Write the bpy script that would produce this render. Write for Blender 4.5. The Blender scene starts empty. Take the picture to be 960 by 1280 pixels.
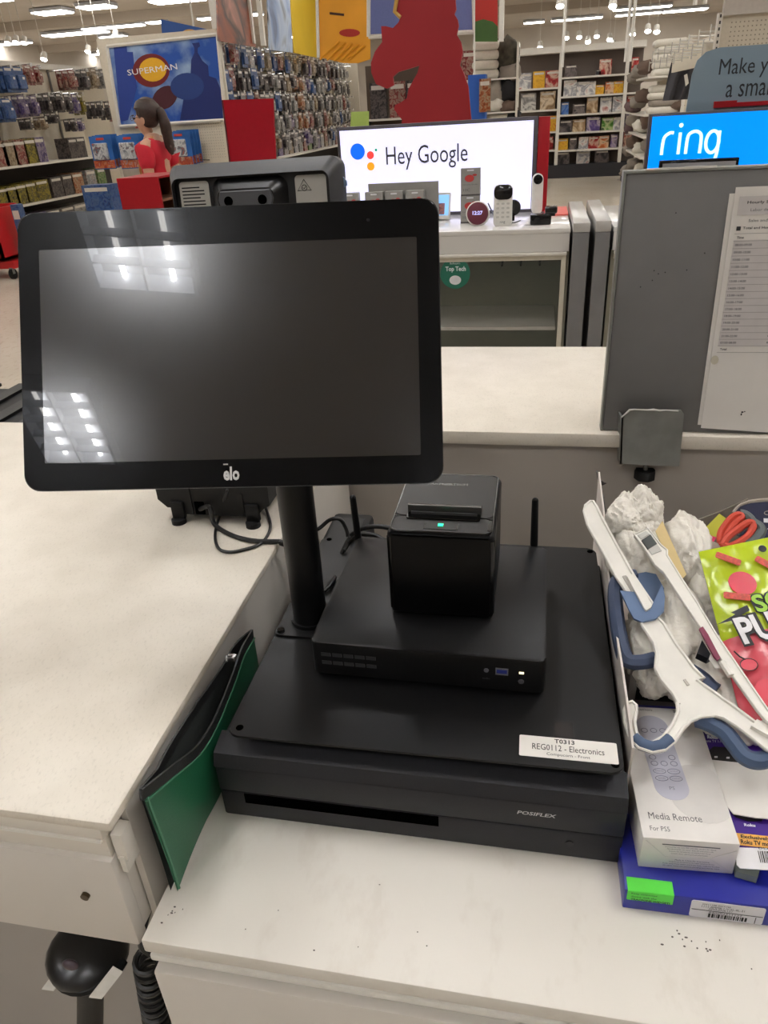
import bpy, bmesh, math, random
import numpy as np
from mathutils import Matrix, Vector, noise
random.seed(7)
SC = bpy.context.scene
COL = SC.collection

# ---------------------------------------------------------------- camera, world, exposure
FPX = 924.0
CAMPOS = Vector((0, 0, 1.52))
_p, _y, _r = math.radians(28.4), math.radians(12.4), math.radians(3.5)
_fwd = Vector((-math.sin(_y) * math.cos(_p), math.cos(_y) * math.cos(_p), -math.sin(_p)))
_rt = Vector((math.cos(_y), math.sin(_y), 0))
_up = _rt.cross(_fwd)
CR = _rt * math.cos(_r) - _up * math.sin(_r)
CU = _up * math.cos(_r) + _rt * math.sin(_r)
cd = bpy.data.cameras.new('camera')
cam = bpy.data.objects.new('camera', cd)
COL.objects.link(cam)
cd.sensor_fit = 'VERTICAL'
cd.sensor_height = 24
cd.lens = 24 * FPX / 1280
cd.clip_start = 0.02
cd.clip_end = 200
m = Matrix((CR, CU, -_fwd)).transposed().to_4x4()
m.translation = CAMPOS
cam.matrix_world = m
SC.camera = cam
SC.view_settings.view_transform = 'Standard'
SC.view_settings.look = 'None'
SC.view_settings.gamma = 1
SC.view_settings.exposure = 0.32
SC.view_settings.use_curve_mapping = False
SC.cycles.max_bounces = 8
SC.cycles.caustics_reflective = False
SC.cycles.caustics_refractive = False
SC.cycles.sample_clamp_indirect = 4
W = bpy.data.worlds.new('world')
SC.world = W
W.use_nodes = True
W.node_tree.nodes['Background'].inputs[0].default_value = (1, .97, .93, 1)
W.node_tree.nodes['Background'].inputs[1].default_value = 0.3
LAMP_E = 105.0       # louvre troffer tubes
STRIP_E = 12.0       # strip lights over the aisles
CEIL = 4.0

def ray(x, y): return _fwd * FPX + CR * (x - 480) - CU * (y - 640)
def pz(x, y, z):
    d = ray(x, y); return CAMPOS + d * ((z - CAMPOS.z) / d.z)
def py(x, y, Y):
    d = ray(x, y); return CAMPOS + d * ((Y - CAMPOS.y) / d.y)
def px(x, y, X):
    d = ray(x, y); return CAMPOS + d * ((X - CAMPOS.x) / d.x)
def pl(x, y, p0, n):
    d = ray(x, y); p0 = Vector(p0); n = Vector(n); return CAMPOS + d * ((p0 - CAMPOS).dot(n) / d.dot(n))

# ---------------------------------------------------------------- materials
def lin(c):
    return tuple(((v / 255) / 12.92 if v / 255 <= .04045 else ((v / 255 + .055) / 1.055) ** 2.4) for v in c) + (1,)
MATS = {}
def mat(name, rgb, rough=.5, metal=0, spec=.5, coat=0, noise_=(40, .04), bump=None, emit=0, alpha=1, trans=0, coat_rough=.03):
    if name in MATS: return MATS[name]
    M = bpy.data.materials.new(name); M.use_nodes = True
    nt = M.node_tree; b = nt.nodes['Principled BSDF']
    b.inputs['Roughness'].default_value = rough
    b.inputs['Metallic'].default_value = metal
    b.inputs['Specular IOR Level'].default_value = spec
    b.inputs['Coat Weight'].default_value = coat
    b.inputs['Coat Roughness'].default_value = coat_rough
    b.inputs['Alpha'].default_value = alpha
    b.inputs['Transmission Weight'].default_value = trans
    c = lin(rgb)
    tc = nt.nodes.new('ShaderNodeTexCoord')
    if noise_ and noise_[1] > 0:
        n = nt.nodes.new('ShaderNodeTexNoise'); n.inputs['Scale'].default_value = noise_[0]; n.inputs['Detail'].default_value = 4
        nt.links.new(tc.outputs['Object'], n.inputs['Vector'])
        r = nt.nodes.new('ShaderNodeValToRGB')
        a = noise_[1]
        r.color_ramp.elements[0].position = .3; r.color_ramp.elements[1].position = .7
        r.color_ramp.elements[0].color = tuple(max(0, v * (1 - a)) for v in c[:3]) + (1,)
        r.color_ramp.elements[1].color = tuple(min(1, v * (1 + a)) for v in c[:3]) + (1,)
        nt.links.new(n.outputs['Fac'], r.inputs['Fac'])
        nt.links.new(r.outputs['Color'], b.inputs['Base Color'])
    else:
        b.inputs['Base Color'].default_value = c
    if bump:
        n2 = nt.nodes.new('ShaderNodeTexNoise'); n2.inputs['Scale'].default_value = bump[0]; n2.inputs['Detail'].default_value = 3
        nt.links.new(tc.outputs['Object'], n2.inputs['Vector'])
        bp = nt.nodes.new('ShaderNodeBump'); bp.inputs['Strength'].default_value = bump[1]; bp.inputs['Distance'].default_value = .001 if len(bump) < 3 else bump[2]
        nt.links.new(n2.outputs['Fac'], bp.inputs['Height']); nt.links.new(bp.outputs['Normal'], b.inputs['Normal'])
    if emit:
        b.inputs['Emission Color'].default_value = c; b.inputs['Emission Strength'].default_value = emit
    MATS[name] = M
    return M

def print_mat(name, cols, scale=30, rough=.35, stretch=(1, 1, 1)):
    """busy printed artwork: cells of a few colours, shifted per object"""
    if name in MATS: return MATS[name]
    M = bpy.data.materials.new(name); M.use_nodes = True
    nt = M.node_tree; b = nt.nodes['Principled BSDF']; b.inputs['Roughness'].default_value = rough
    tc = nt.nodes.new('ShaderNodeTexCoord'); oi = nt.nodes.new('ShaderNodeObjectInfo')
    mu = nt.nodes.new('ShaderNodeMath'); mu.operation = 'MULTIPLY'; mu.inputs[1].default_value = 57
    nt.links.new(oi.outputs['Random'], mu.inputs[0])
    ad = nt.nodes.new('ShaderNodeVectorMath'); ad.operation = 'ADD'
    nt.links.new(tc.outputs['Object'], ad.inputs[0]); nt.links.new(mu.outputs[0], ad.inputs[1])
    mp = nt.nodes.new('ShaderNodeMapping'); mp.inputs['Scale'].default_value = stretch
    nt.links.new(ad.outputs[0], mp.inputs['Vector'])
    n = nt.nodes.new('ShaderNodeTexNoise'); n.inputs['Scale'].default_value = scale * .7; n.inputs['Detail'].default_value = 3; n.inputs['Distortion'].default_value = 1.2
    nt.links.new(mp.outputs[0], n.inputs['Vector'])
    r = nt.nodes.new('ShaderNodeValToRGB')
    k = len(cols); el = r.color_ramp.elements
    while len(el) < k: el.new(.5)
    for i, c in enumerate(cols):
        el[i].position = .28 + .44 * i / max(1, k - 1); el[i].color = lin(c)
    nt.links.new(n.outputs['Fac'], r.inputs['Fac']); nt.links.new(r.outputs['Color'], b.inputs['Base Color'])
    MATS[name] = M
    return M

white_lam = mat('white laminate', (226, 220, 210), .35, noise_=(6, .03))
def speckle(name, rgb, dark, scale, rough):
    M = mat(name, rgb, rough, noise_=None); nt = M.node_tree; b = nt.nodes['Principled BSDF']
    tc = nt.nodes['Texture Coordinate']
    n = nt.nodes.new('ShaderNodeTexNoise'); n.inputs['Scale'].default_value = scale; n.inputs['Detail'].default_value = 6; n.inputs['Roughness'].default_value = .65
    mp = nt.nodes.new('ShaderNodeMapping'); mp.inputs['Scale'].default_value = (1, .5, 1); mp.inputs['Rotation'].default_value = (0, 0, .6)
    nt.links.new(tc.outputs['Object'], mp.inputs['Vector']); nt.links.new(mp.outputs[0], n.inputs['Vector'])
    n2 = nt.nodes.new('ShaderNodeTexNoise'); n2.inputs['Scale'].default_value = scale * .05; n2.inputs['Detail'].default_value = 4
    nt.links.new(tc.outputs['Object'], n2.inputs['Vector'])
    r = nt.nodes.new('ShaderNodeValToRGB'); el = r.color_ramp.elements
    el[0].position = .34; el[0].color = lin(dark); el[1].position = .46; el[1].color = lin(rgb)
    nt.links.new(n.outputs['Fac'], r.inputs['Fac'])
    mx = nt.nodes.new('ShaderNodeMixRGB'); mx.blend_type = 'MULTIPLY'; mx.inputs[0].default_value = 1
    r2 = nt.nodes.new('ShaderNodeValToRGB'); e2 = r2.color_ramp.elements
    e2[0].position = .35; e2[0].color = (.93, .925, .91, 1); e2[1].position = .6; e2[1].color = (1, 1, 1, 1)
    nt.links.new(n2.outputs['Fac'], r2.inputs['Fac'])
    nt.links.new(r.outputs['Color'], mx.inputs[1]); nt.links.new(r2.outputs['Color'], mx.inputs[2])
    nt.links.new(mx.outputs[0], b.inputs['Base Color'])
    return M
solid_top = speckle('speckled counter top', (224, 217, 205), (213, 206, 194), 330, .38)
lower_top = speckle('scuffed white work top', (228, 224, 217), (222, 217, 209), 26, .4)
floor_m = speckle('vinyl tile floor', (205, 196, 182), (190, 180, 165), 30, .25)
black_pl = mat('black plastic', (9, 9, 10), .45, spec=.3, noise_=(300, .12), bump=(900, .12))
black_sm = mat('black satin metal', (7, 7, 8), .42, spec=.28, noise_=(500, .12), bump=(1400, .06))
black_gl = mat('black gloss', (7, 7, 8), .12)
rubber = mat('black rubber', (9, 9, 10), .6, spec=.3)
drawer_m = mat('charcoal textured steel', (30, 30, 33), .48, spec=.3, noise_=(700, .15), bump=(1500, .12))
slot_m = mat('slot black', (2, 2, 2), .9, spec=0)
white_pl = mat('white plastic', (232, 230, 224), .3)
paper_m = mat('white paper', (232, 229, 224), .7, noise_=(12, .03))
ink = mat('black ink', (22, 22, 24), .6)
gray_ink = mat('grey ink', (92, 92, 96), .6)
grey_steel = mat('grey painted steel', (112, 111, 110), .42, noise_=(14, .05))
galv = mat('galvanised steel', (140, 142, 138), .42, metal=.5, noise_=(30, .12))
wall_m = mat('painted wall', (205, 198, 188), .7, noise_=(3, .03))
panel_m = mat('white panel', (215, 210, 203), .45, noise_=(4, .03))
red_m = mat('red board', (156, 20, 30), .4, spec=.3)
pegb = mat('pegboard cream', (214, 206, 190), .6)
shelf_m = mat('white shelf', (226, 222, 214), .4)
dark_m = mat('dark back', (52, 48, 48), .7)
chrome = mat('chrome wire', (190, 190, 190), .25, metal=.9)

# ---------------------------------------------------------------- mesh builder
def rrect(w, h, r, n=5, cx=0, cy=0):
    out = []
    for (sx, sy, a0) in ((1, 1, 0), (-1, 1, 90), (-1, -1, 180), (1, -1, 270)):
        for i in range(n + 1):
            a = math.radians(a0 + 90 * i / n)
            out.append((cx + sx * (w / 2 - r) + r * math.cos(a), cy + sy * (h / 2 - r) + r * math.sin(a)))
    return out
def ellipse(rx, ry, n=20, cx=0, cy=0):
    return [(cx + rx * math.cos(2 * math.pi * i / n), cy + ry * math.sin(2 * math.pi * i / n)) for i in range(n)]
def FR(o, x, y):
    x = Vector(x).normalized(); y = Vector(y); z = x.cross(y).normalized(); y = z.cross(x).normalized()
    M = Matrix((x, y, z)).transposed().to_4x4(); M.translation = Vector(o); return M
class MB:
    def __init__(s): s.v = []; s.f = []; s.mi = []; s.cur = 0
    def add(s, vs, fs, M=None):
        o = len(s.v)
        s.v += [(M @ Vector(v)) if M is not None else Vector(v) for v in vs]
        for f in fs: s.f.append([i + o for i in f]); s.mi.append(s.cur)
        return s
    def m(s, i): s.cur = i; return s
    def bm(s, b, M=None):
        b.verts.ensure_lookup_table(); b.verts.index_update()
        s.add([v.co.copy() for v in b.verts], [[v.index for v in f.verts] for f in b.faces], M); b.free(); return s
    def box(s, c, sz, rot=None, bev=0, seg=2, M=None):
        b = bmesh.new(); bmesh.ops.create_cube(b, size=1)
        for v in b.verts: v.co = Vector((v.co.x * sz[0], v.co.y * sz[1], v.co.z * sz[2]))
        if bev: bmesh.ops.bevel(b, geom=list(b.edges), offset=bev, segments=seg, affect='EDGES', profile=.5)
        T = Matrix.Translation(Vector(c))
        if rot is not None: T = T @ (rot if isinstance(rot, Matrix) else Matrix.Rotation(rot, 4, 'Z'))
        if M is not None: T = M @ T
        return s.bm(b, T)
    def bx(s, x0, x1, y0, y1, z0, z1, bev=0, seg=2):
        return s.box(((x0 + x1) / 2, (y0 + y1) / 2, (z0 + z1) / 2), (x1 - x0, y1 - y0, z1 - z0), None, bev, seg)
    def prism(s, poly, z0, z1, M=None, bev=0, seg=2, taper=1.0):
        n = len(poly)
        if bev:
            b = bmesh.new()
            v0 = [b.verts.new((x, y, z0)) for x, y in poly]; v1 = [b.verts.new((x, y, z1)) for x, y in poly]
            f1 = b.faces.new(v1); b.faces.new(v0[::-1])
            for i in range(n): b.faces.new((v0[i], v0[(i + 1) % n], v1[(i + 1) % n], v1[i]))
            bmesh.ops.bevel(b, geom=list(f1.edges), offset=bev, segments=seg, affect='EDGES', profile=.5)
            return s.bm(b, M)
        vs = [(x, y, z0) for x, y in poly] + [(x * taper, y * taper, z1) for x, y in poly]
        fs = [list(range(n))[::-1], list(range(n, 2 * n))] + [[i, (i + 1) % n, n + (i + 1) % n, n + i] for i in range(n)]
        return s.add(vs, fs, M)
    def slab(s, pts, vec):
        """planar 3-D polygon extruded by vec"""
        n = len(pts); vec = Vector(vec); pts = [Vector(p) for p in pts]
        nn = Vector((0, 0, 0))
        for i in range(n): nn += pts[i].cross(pts[(i + 1) % n])
        if nn.dot(vec) > 0: pts = pts[::-1]
        fs = [list(range(n)), list(range(n, 2 * n))[::-1]] + [[i, n + i, n + (i + 1) % n, (i + 1) % n] for i in range(n)]
        return s.add(pts + [p + vec for p in pts], fs)
    def tube(s, pts, r, n=8, flat=None, closed=False):
        pts = [Vector(p) for p in pts]; k = len(pts)
        rs = r if isinstance(r, (list, tuple)) else [r] * k
        vs = []; up = None
        for i, p in enumerate(pts):
            t = (pts[(i + 1) % k if closed else min(i + 1, k - 1)] - pts[(i - 1) % k if closed else max(i - 1, 0)]).normalized()
            if up is None:
                up = Vector((0, 0, 1)) if abs(t.z) < .9 else Vector((1, 0, 0))
                if flat is not None: up = Vector(flat)
            a = t.cross(up).normalized(); up2 = a.cross(t).normalized()
            if flat is None: up = up2
            for j in range(n):
                an = 2 * math.pi * j / n
                vs.append(p + (a * math.cos(an) + up2 * math.sin(an)) * rs[i])
        fs = []
        for i in range(k if closed else k - 1):
            i2 = (i + 1) % k
            for j in range(n): fs.append([i * n + j, i * n + (j + 1) % n, i2 * n + (j + 1) % n, i2 * n + j])
        if not closed: fs += [list(range(n))[::-1], list(range((k - 1) * n, k * n))]
        return s.add(vs, fs)
    def ribbon(s, pts, nor, w, th):
        """flat strip along pts: width w along nor, thickness th"""
        pts = [Vector(p) for p in pts]; k = len(pts); vs = []
        for i, p in enumerate(pts):
            t = (pts[min(i + 1, k - 1)] - pts[max(i - 1, 0)]).normalized()
            nv = Vector(nor[i] if isinstance(nor, list) else nor); a = (nv - t * nv.dot(t)).normalized(); b = t.cross(a)
            ww = w[i] if isinstance(w, list) else w
            for (u, q) in ((-1, -1), (1, -1), (1, 1), (-1, 1)): vs.append(p + a * u * ww / 2 + b * q * th / 2)
        fs = [[3, 2, 1, 0], [4 * k - 4, 4 * k - 3, 4 * k - 2, 4 * k - 1]]
        for i in range(k - 1):
            for j in range(4): fs.append([4 * i + j, 4 * i + (j + 1) % 4, 4 * i + 4 + (j + 1) % 4, 4 * i + 4 + j])
        return s.add(vs, fs)
    def cyl(s, p0, p1, r0, r1=None, n=16):
        return s.tube([p0, p1], [r0, r0 if r1 is None else r1], n)
    def ball(s, c, r, nu=16, nv=10, M=None, fn=None):
        if not isinstance(r, (list, tuple)): r = (r, r, r)
        vs = []; fs = []
        for j in range(nv + 1):
            t = math.pi * j / nv
            for i in range(nu):
                a = 2 * math.pi * i / nu
                d = Vector((math.sin(t) * math.cos(a), math.sin(t) * math.sin(a), math.cos(t)))
                k = fn(d) if fn else 1
                vs.append(Vector(c) + Vector((d.x * r[0], d.y * r[1], d.z * r[2])) * k)
        for j in range(nv):
            for i in range(nu): fs.append([j * nu + i, (j + 1) * nu + i, (j + 1) * nu + (i + 1) % nu, j * nu + (i + 1) % nu])
        return s.add(vs, fs, M)
    def grid(s, fn, nu, nv, thick=None):
        vs = [fn(i / nu, j / nv) for j in range(nv + 1) for i in range(nu + 1)]
        fs = [[j * (nu + 1) + i, j * (nu + 1) + i + 1, (j + 1) * (nu + 1) + i + 1, (j + 1) * (nu + 1) + i] for j in range(nv) for i in range(nu)]
        return s.add(vs, fs)
    def spline(s, ctrl, k=8): return catmull(ctrl, k)
def catmull(ctrl, k=8):
    P = [Vector(c) for c in ctrl]; out = []
    for i in range(len(P) - 1):
        p0 = P[max(i - 1, 0)]; p1 = P[i]; p2 = P[i + 1]; p3 = P[min(i + 2, len(P) - 1)]
        for j in range(k):
            t = j / k
            out.append(.5 * ((2 * p1) + (p2 - p0) * t + (2 * p0 - 5 * p1 + 4 * p2 - p3) * t * t + (3 * p1 - p0 - 3 * p2 + p3) * t ** 3))
    out.append(P[-1]); return out

RM = {}
def mesh_of(name, mb, mats, inv=None, smooth=True, ang=38):
    me = bpy.data.meshes.new(name)
    vs = [tuple(inv @ v) if inv is not None else tuple(v) for v in mb.v]
    me.from_pydata(vs, [], mb.f)
    for mm in (mats if isinstance(mats, (list, tuple)) else [mats]): me.materials.append(mm)
    if isinstance(mats, (list, tuple)) and len(mats) > 1: me.polygons.foreach_set('material_index', mb.mi)
    me.update()
    if smooth:
        me.polygons.foreach_set('use_smooth', [True] * len(me.polygons))
        me.set_sharp_from_angle(angle=math.radians(ang))
    return me
def setp(o, label=None, cat=None, group=None, kind=None):
    if label: o['label'] = label
    if cat: o['category'] = cat
    if group: o['group'] = group
    if kind: o['kind'] = kind
    return o
def thing(name, label, cat, loc, group=None, rot=0):
    o = bpy.data.objects.new(name, None); COL.objects.link(o)
    o.empty_display_size = .05
    o.location = loc; o.rotation_euler = (0, 0, rot)
    RM[o.name] = Matrix.Translation(Vector(loc)) @ Matrix.Rotation(rot, 4, 'Z')
    return setp(o, label, cat, group)
def part(name, mb, mats, parent, label=None, kind=None, smooth=True, ang=38):
    """geometry given in world space; stored in the parent's space"""
    M = RM[parent.name]
    o = bpy.data.objects.new(name, mesh_of(name, mb, mats, M.inverted(), smooth, ang)); COL.objects.link(o)
    o.parent = parent; RM[o.name] = M
    return setp(o, label, kind=kind)
def solo(name, label, cat, mb, mats, loc=None, group=None, kind=None, smooth=True, ang=38):
    if loc is None:
        xs = [v.x for v in mb.v]; ys = [v.y for v in mb.v]; zs = [v.z for v in mb.v]
        loc = ((min(xs) + max(xs)) / 2, (min(ys) + max(ys)) / 2, min(zs))
    M = Matrix.Translation(Vector(loc))
    o = bpy.data.objects.new(name, mesh_of(name, mb, mats, M.inverted(), smooth, ang)); COL.objects.link(o)
    o.location = loc; RM[o.name] = M
    return setp(o, label, cat, group, kind)
def struct(name, mb, mats): return solo(name, None, None, mb, mats, kind='structure')
def dup(root, loc, rot=None, label=None, group=None):
    def cp(o, par):
        c = o.copy(); COL.objects.link(c)
        if par is not None: c.parent = par
        for ch in KIDS.get(o.name, []): cp(ch, c)
        return c
    r = cp(root, None); r.location = loc
    if rot is not None: r.rotation_euler = (0, 0, rot)
    if label: r['label'] = label
    if group: r['group'] = group
    return r
KIDS = {}
def kids(root, *ch): KIDS.setdefault(root.name, []).extend(ch)

FONTC = {}
def text_geo(body, bold=0.0, res=2, ext=0.0):
    k = (body, bold, res)
    if k in FONTC: return FONTC[k]
    c = bpy.data.curves.new('text', 'FONT'); c.body = body; c.offset = bold; c.resolution_u = res
    o = bpy.data.objects.new('text', c)
    me = bpy.data.meshes.new_from_object(o)
    vs = [v.co.copy() for v in me.vertices]; fs = [list(p.vertices) for p in me.polygons]
    bpy.data.objects.remove(o); bpy.data.curves.remove(c); bpy.data.meshes.remove(me)
    FONTC[k] = (vs, fs); return FONTC[k]
def text_mb(mb, body, M, width, height=None, align='C', bold=0.0, shear=0.0, lift=0.0003, res=2):
    vs, fs = text_geo(body, bold, res)
    if not vs: return mb
    x0 = min(v.x for v in vs); x1 = max(v.x for v in vs); y0 = min(v.y for v in vs); y1 = max(v.y for v in vs)
    sx = width / (x1 - x0); sy = sx if height is None else height / (y1 - y0)
    dx = {'C': -(x0 + x1) / 2, 'L': -x0, 'R': -x1}[align]; dy = -(y0 + y1) / 2
    o = [((v.x + dx) * sx + shear * (v.y + dy) * sy, (v.y + dy) * sy, lift) for v in vs]
    return mb.add(o, fs, M)
def txt(name, parent, body, mtl, M, width, **k):
    return part(name, text_mb(MB(), body, M, width, **k), mtl, parent, smooth=False)

# ================================================================ room shell
struct('floor', MB().bx(-17, 15, -9, 36, -.1, 0), floor_m)
ceil_m = mat('ceiling paint', (206, 196, 185), .9, noise_=(1.5, .04))
struct('ceiling', MB().bx(-17, 15, -9, 36, CEIL + .115, CEIL + .25), ceil_m)
far_wall_m = mat('far wall paint', (212, 204, 194), .8, noise_=(1, .04))
struct('wall_back', MB().bx(-17, 15, 35, 35.2, 0, CEIL + .115), far_wall_m)
struct('wall_left', MB().bx(-17.2, -17, -9, 36, 0, CEIL + .115), far_wall_m)
struct('wall_right', MB().bx(15, 15.2, -9, 36, 0, CEIL + .115), far_wall_m)
struct('wall_front', MB().bx(-17, 15, -9.2, -9, 0, CEIL + .115), far_wall_m)
beam_m = mat('ceiling beam paint', (198, 188, 176), .8)
for i, yb in enumerate((9, 15, 21, 27)):
    struct('trim_%d' % (i + 1), MB().bx(-17, 15, yb, yb + .3, CEIL - .10, CEIL + .115), beam_m)

# ================================================================ lamps
lamp_m = mat('fluorescent tube', (255, 252, 247), .5, noise_=None, emit=LAMP_E)
strip_e = mat('strip light lens', (255, 251, 244), .5, noise_=None, emit=STRIP_E)
troffer_m = mat('troffer reflector', (205, 210, 220), .35, noise_=(5, .02))
def troffer(name, label, x, y, L=1.0, Wd=.55, group=None):
    t = thing(name, label, 'ceiling light', (x, y, CEIL), group)
    f = MB(); z0, z1 = CEIL - .03, CEIL + .1
    for sx in (-1, 1): f.box((x + sx * (Wd / 2), y, (z0 + z1) / 2), (.02, L + .02, z1 - z0))
    for sy in (-1, 1): f.box((x, y + sy * L / 2, (z0 + z1) / 2), (Wd, .02, z1 - z0))
    f.box((x, y, z1), (Wd, L, .01))
    a = part('frame', f, troffer_m, t)
    g = MB(); g.box((x, y, CEIL), (.012, L, .06))
    for i in range(1, 5): g.box((x, y - L / 2 + L * i / 5, CEIL), (Wd, .008, .06))
    b = part('louver', g, troffer_m, t)
    out = [a, b]
    for sx in (-1, 1):
        out.append(part('lamp', MB().cyl((x + sx * Wd / 4, y - L / 2 + .02, CEIL + .06), (x + sx * Wd / 4, y + L / 2 - .02, CEIL + .06), .016, n=8), lamp_m, t))
    kids(t, *out)
    return t
t0 = troffer('ceiling_light', 'louvred ceiling light reflected in the top of the dark touchscreen', -1.15, -1.72)
g0 = 'louvred ceiling lights around the service desk'
t0['group'] = g0
spots = [(-2.02, -3.77, 'louvred ceiling light reflected in the lower corner of the dark touchscreen')]
for x, y in ((1.5, -1.7), (1.5, -4.4), (-3.6, -1.7), (-3.8, -6.2), (-1.1, .9), (1.5, .9), (-3.6, .9), (-1.1, 3.4), (1.5, 3.4), (3.9, 2.0), (-.4, -6.6), (3.9, -1.7), (-3.6, 3.4)):
    spots.append((x, y, 'louvred fluorescent light in the ceiling over the service desk, out of view'))
for x, y, l in spots: dup(t0, (x, y, CEIL), None, l, g0)
def strip(label, x, y, L, Wd, rot=0):
    t = thing('strip_light', label, 'ceiling light', (x, y, CEIL + .08), 'strip lights under the store ceiling', rot)
    M = RM[t.name]
    a = part('housing', MB().box((0, 0, -.02), (L + .04, Wd + .04, .07), M=M), troffer_m, t)
    b = part('diffuser', MB().box((0, 0, -.065), (L, Wd, .03), bev=.01, M=M), strip_e, t)
    kids(t, a, b); return t
s0 = None
vis = [(66, 17, .8, 'two tone glowing strip light nearest the upper edge over the toy aisle'), (121, 10, .75, 'strip light second from the frame edge over the toy aisle'),
       (95, 43, 1.9, 'long strip light over the left toy wall'), (142, 47, .8, 'short strip light above the blue sky poster'), (222, 2, 1.2, 'strip light at the very top beside the banner post'),
       (196, 29, .5, 'small strip light beside the small blue hanging sign'), (118, 69, 1.2, 'low distant strip light touching the poster frame'), (12, 56, 1.4, 'distant strip light behind the track spots at the frame edge'),
       (633, 18, .5, 'strip light beside the red and green banner'), (700, 42, .8, 'strip light above the game shelves'), (736, 24, .9, 'strip light above the middle of the game shelves'),
       (800, 27, .8, 'strip light between the hanging poles at the blanket shelves'), (850, 18, 1.4, 'large strip light above the blanket shelves'), (668, 33, .7, 'faint distant strip light over the game shelves'),
       (768, 35, .7, 'strip light behind the hanging poles')]
for i, (x, y, L, lab) in enumerate(vis):
    q = pz(x, y, CEIL)
    strip(lab, q.x, min(q.y, 32.0), L, .55 if i in (0, 1, 2, 4, 12) else .35)
for x in (-12, -8.5, -5, 3, 7, 11):
    for y in (5.2, 8.4, 12.2, 17, 23, 30):
        q = Vector((x, y, CEIL))
        strip('strip light over the sales floor beyond the view or hidden by displays', x, y, 1.8, .35)
for x, y in ((-1.2, 6.4), (-1.2, 9.6), (.6, 12.5), (-2.4, 13), (-.2, 16), (-2.2, 19)):
    strip('strip light over the centre aisle above the frame', x, y, 1.8, .35)
# track spots
tr_m = mat('track white', (225, 222, 216), .4)
spot_e = mat('spot lamp face', (255, 252, 245), .5, noise_=None, emit=30)
def spot(q, lab):
    t = thing('track_spotlight', lab, 'spotlight', q, 'spotlights hanging from tracks')
    c = Vector(q)
    part('stem', MB().cyl((c.x, c.y, CEIL + .115), (c.x, c.y, c.z + .06), .006, n=6), tr_m, t)
    d = Vector((0, -.6, -1)).normalized()
    part('can', MB().cyl(c - d * .08, c + d * .05, .05, .065, 10), tr_m, t)
    part('lamp', MB().cyl(c + d * .05, c + d * .056, .055, n=10), spot_e, t)
for (x, y, Y, lab) in ((10, 51, 16, 'first spotlight of the three over the left toy wall'), (20, 50, 16, 'middle spotlight of the three over the left toy wall'), (30, 51, 16, 'third spotlight of the three over the left toy wall'),
                       (144, 42, 17, 'spotlight above the blue sky poster'), (55, 71, 15, 'lone spotlight low over the left toy wall'), (110, 62, 17, 'spotlight beside the poster frame, first of two'), (125, 62, 17, 'spotlight beside the poster frame, second of two'),
                       (675, 57, 20, 'starry bright spotlight over the left game bay'), (708, 45, 20, 'starry bright spotlight over the post of the game shelves'), (724, 44, 20, 'bright spotlight just right of the game shelf post'),
                       (735, 50, 20, 'bright spotlight over the middle of the right game bay'), (767, 55, 20, 'starry spotlight low over the right game bay'), (791, 40, 19, 'starry spotlight at the hanging poles'), (762, 47, 20, 'spotlight over the right game bay near its end'),
                       (810, 36, 18, 'small spotlight right of the hanging poles'), (821, 37, 18, 'second small spotlight right of the hanging poles'), (746, 43, 20, 'small spotlight among the bright cluster'), (766, 4, 14, 'spotlight at the top of the frame over the game shelves'),
                       (700, 4, 14, 'spotlight at the top of the frame left of the poles')):
    spot(py(x, y, Y), lab)

# ================================================================ worktops and cabinets of the desk
XE = -.337
# raised worktop at left
solo('raised_worktop', 'raised speckled off-white worktop beside the cash drawer', 'worktop', MB().bx(-1.6, XE, .37, 1.255, .988, 1.0, .004, 2), solid_top)
u = thing('drawer_cabinet', 'white drawer cabinet under the raised speckled worktop', 'cabinet', (-.8, .6, 0))
part('side_panel', MB().bx(-.349, XE - .005, .40, 1.25, 0, .988), panel_m, u)
part('back_panel', MB().bx(-1.6, -.35, .56, .58, 0, .82), mat('grey laminate', (168, 163, 158), .5, noise_=(5, .03)), u)
part('top_rail', MB().bx(-1.6, -.35, .372, .80, .973, .9875, .002).bx(-1.6, -.352, .377, .41, .945, .975), white_lam, u)
dr = part('drawer', MB().bx(-1.6, -.3495, .371, .387, .822, .946, .003).bx(-.3625, -.351, .387, .78, .83, .938).bx(-1.6, -.36, .387, .78, .826, .832), panel_m, u)
part('lock', MB().cyl((-.388, .3675, .893), (-.388, .3725, .893), .0042, n=16), mat('dark brass', (70, 58, 40), .3, metal=.8), dr)
part('bracket', MB().bx(-.3495, -.3385, .380, .397, .938, .972, .001).bx(-.346, -.341, .378, .40, .925, .945), shelf_m, u)
part('trim_edge', MB().bx(-1.6, -.352, .37, .374, .972, .9755), white_pl, u)

# lower worktop
solo('lower_worktop', 'lower scuffed white worktop that carries the cash drawer', 'worktop', MB().bx(-.333, 1.6, .356, 1.085, .842, .86, .002), lower_top)
u = thing('lower_cabinet', 'white cabinet with a drawer under the lower worktop', 'cabinet', (.4, .6, 0))
part('carcass', MB().bx(-.333, 1.6, .39, 1.08, 0, .8415), panel_m, u)
part('handle_rail', MB().bx(-.331, 1.6, .358, .392, .8255, .8345, .002), white_pl, u)
part('drawer', MB().bx(-.328, 1.6, .352, .388, .56, .818, .003), panel_m, u)

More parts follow.
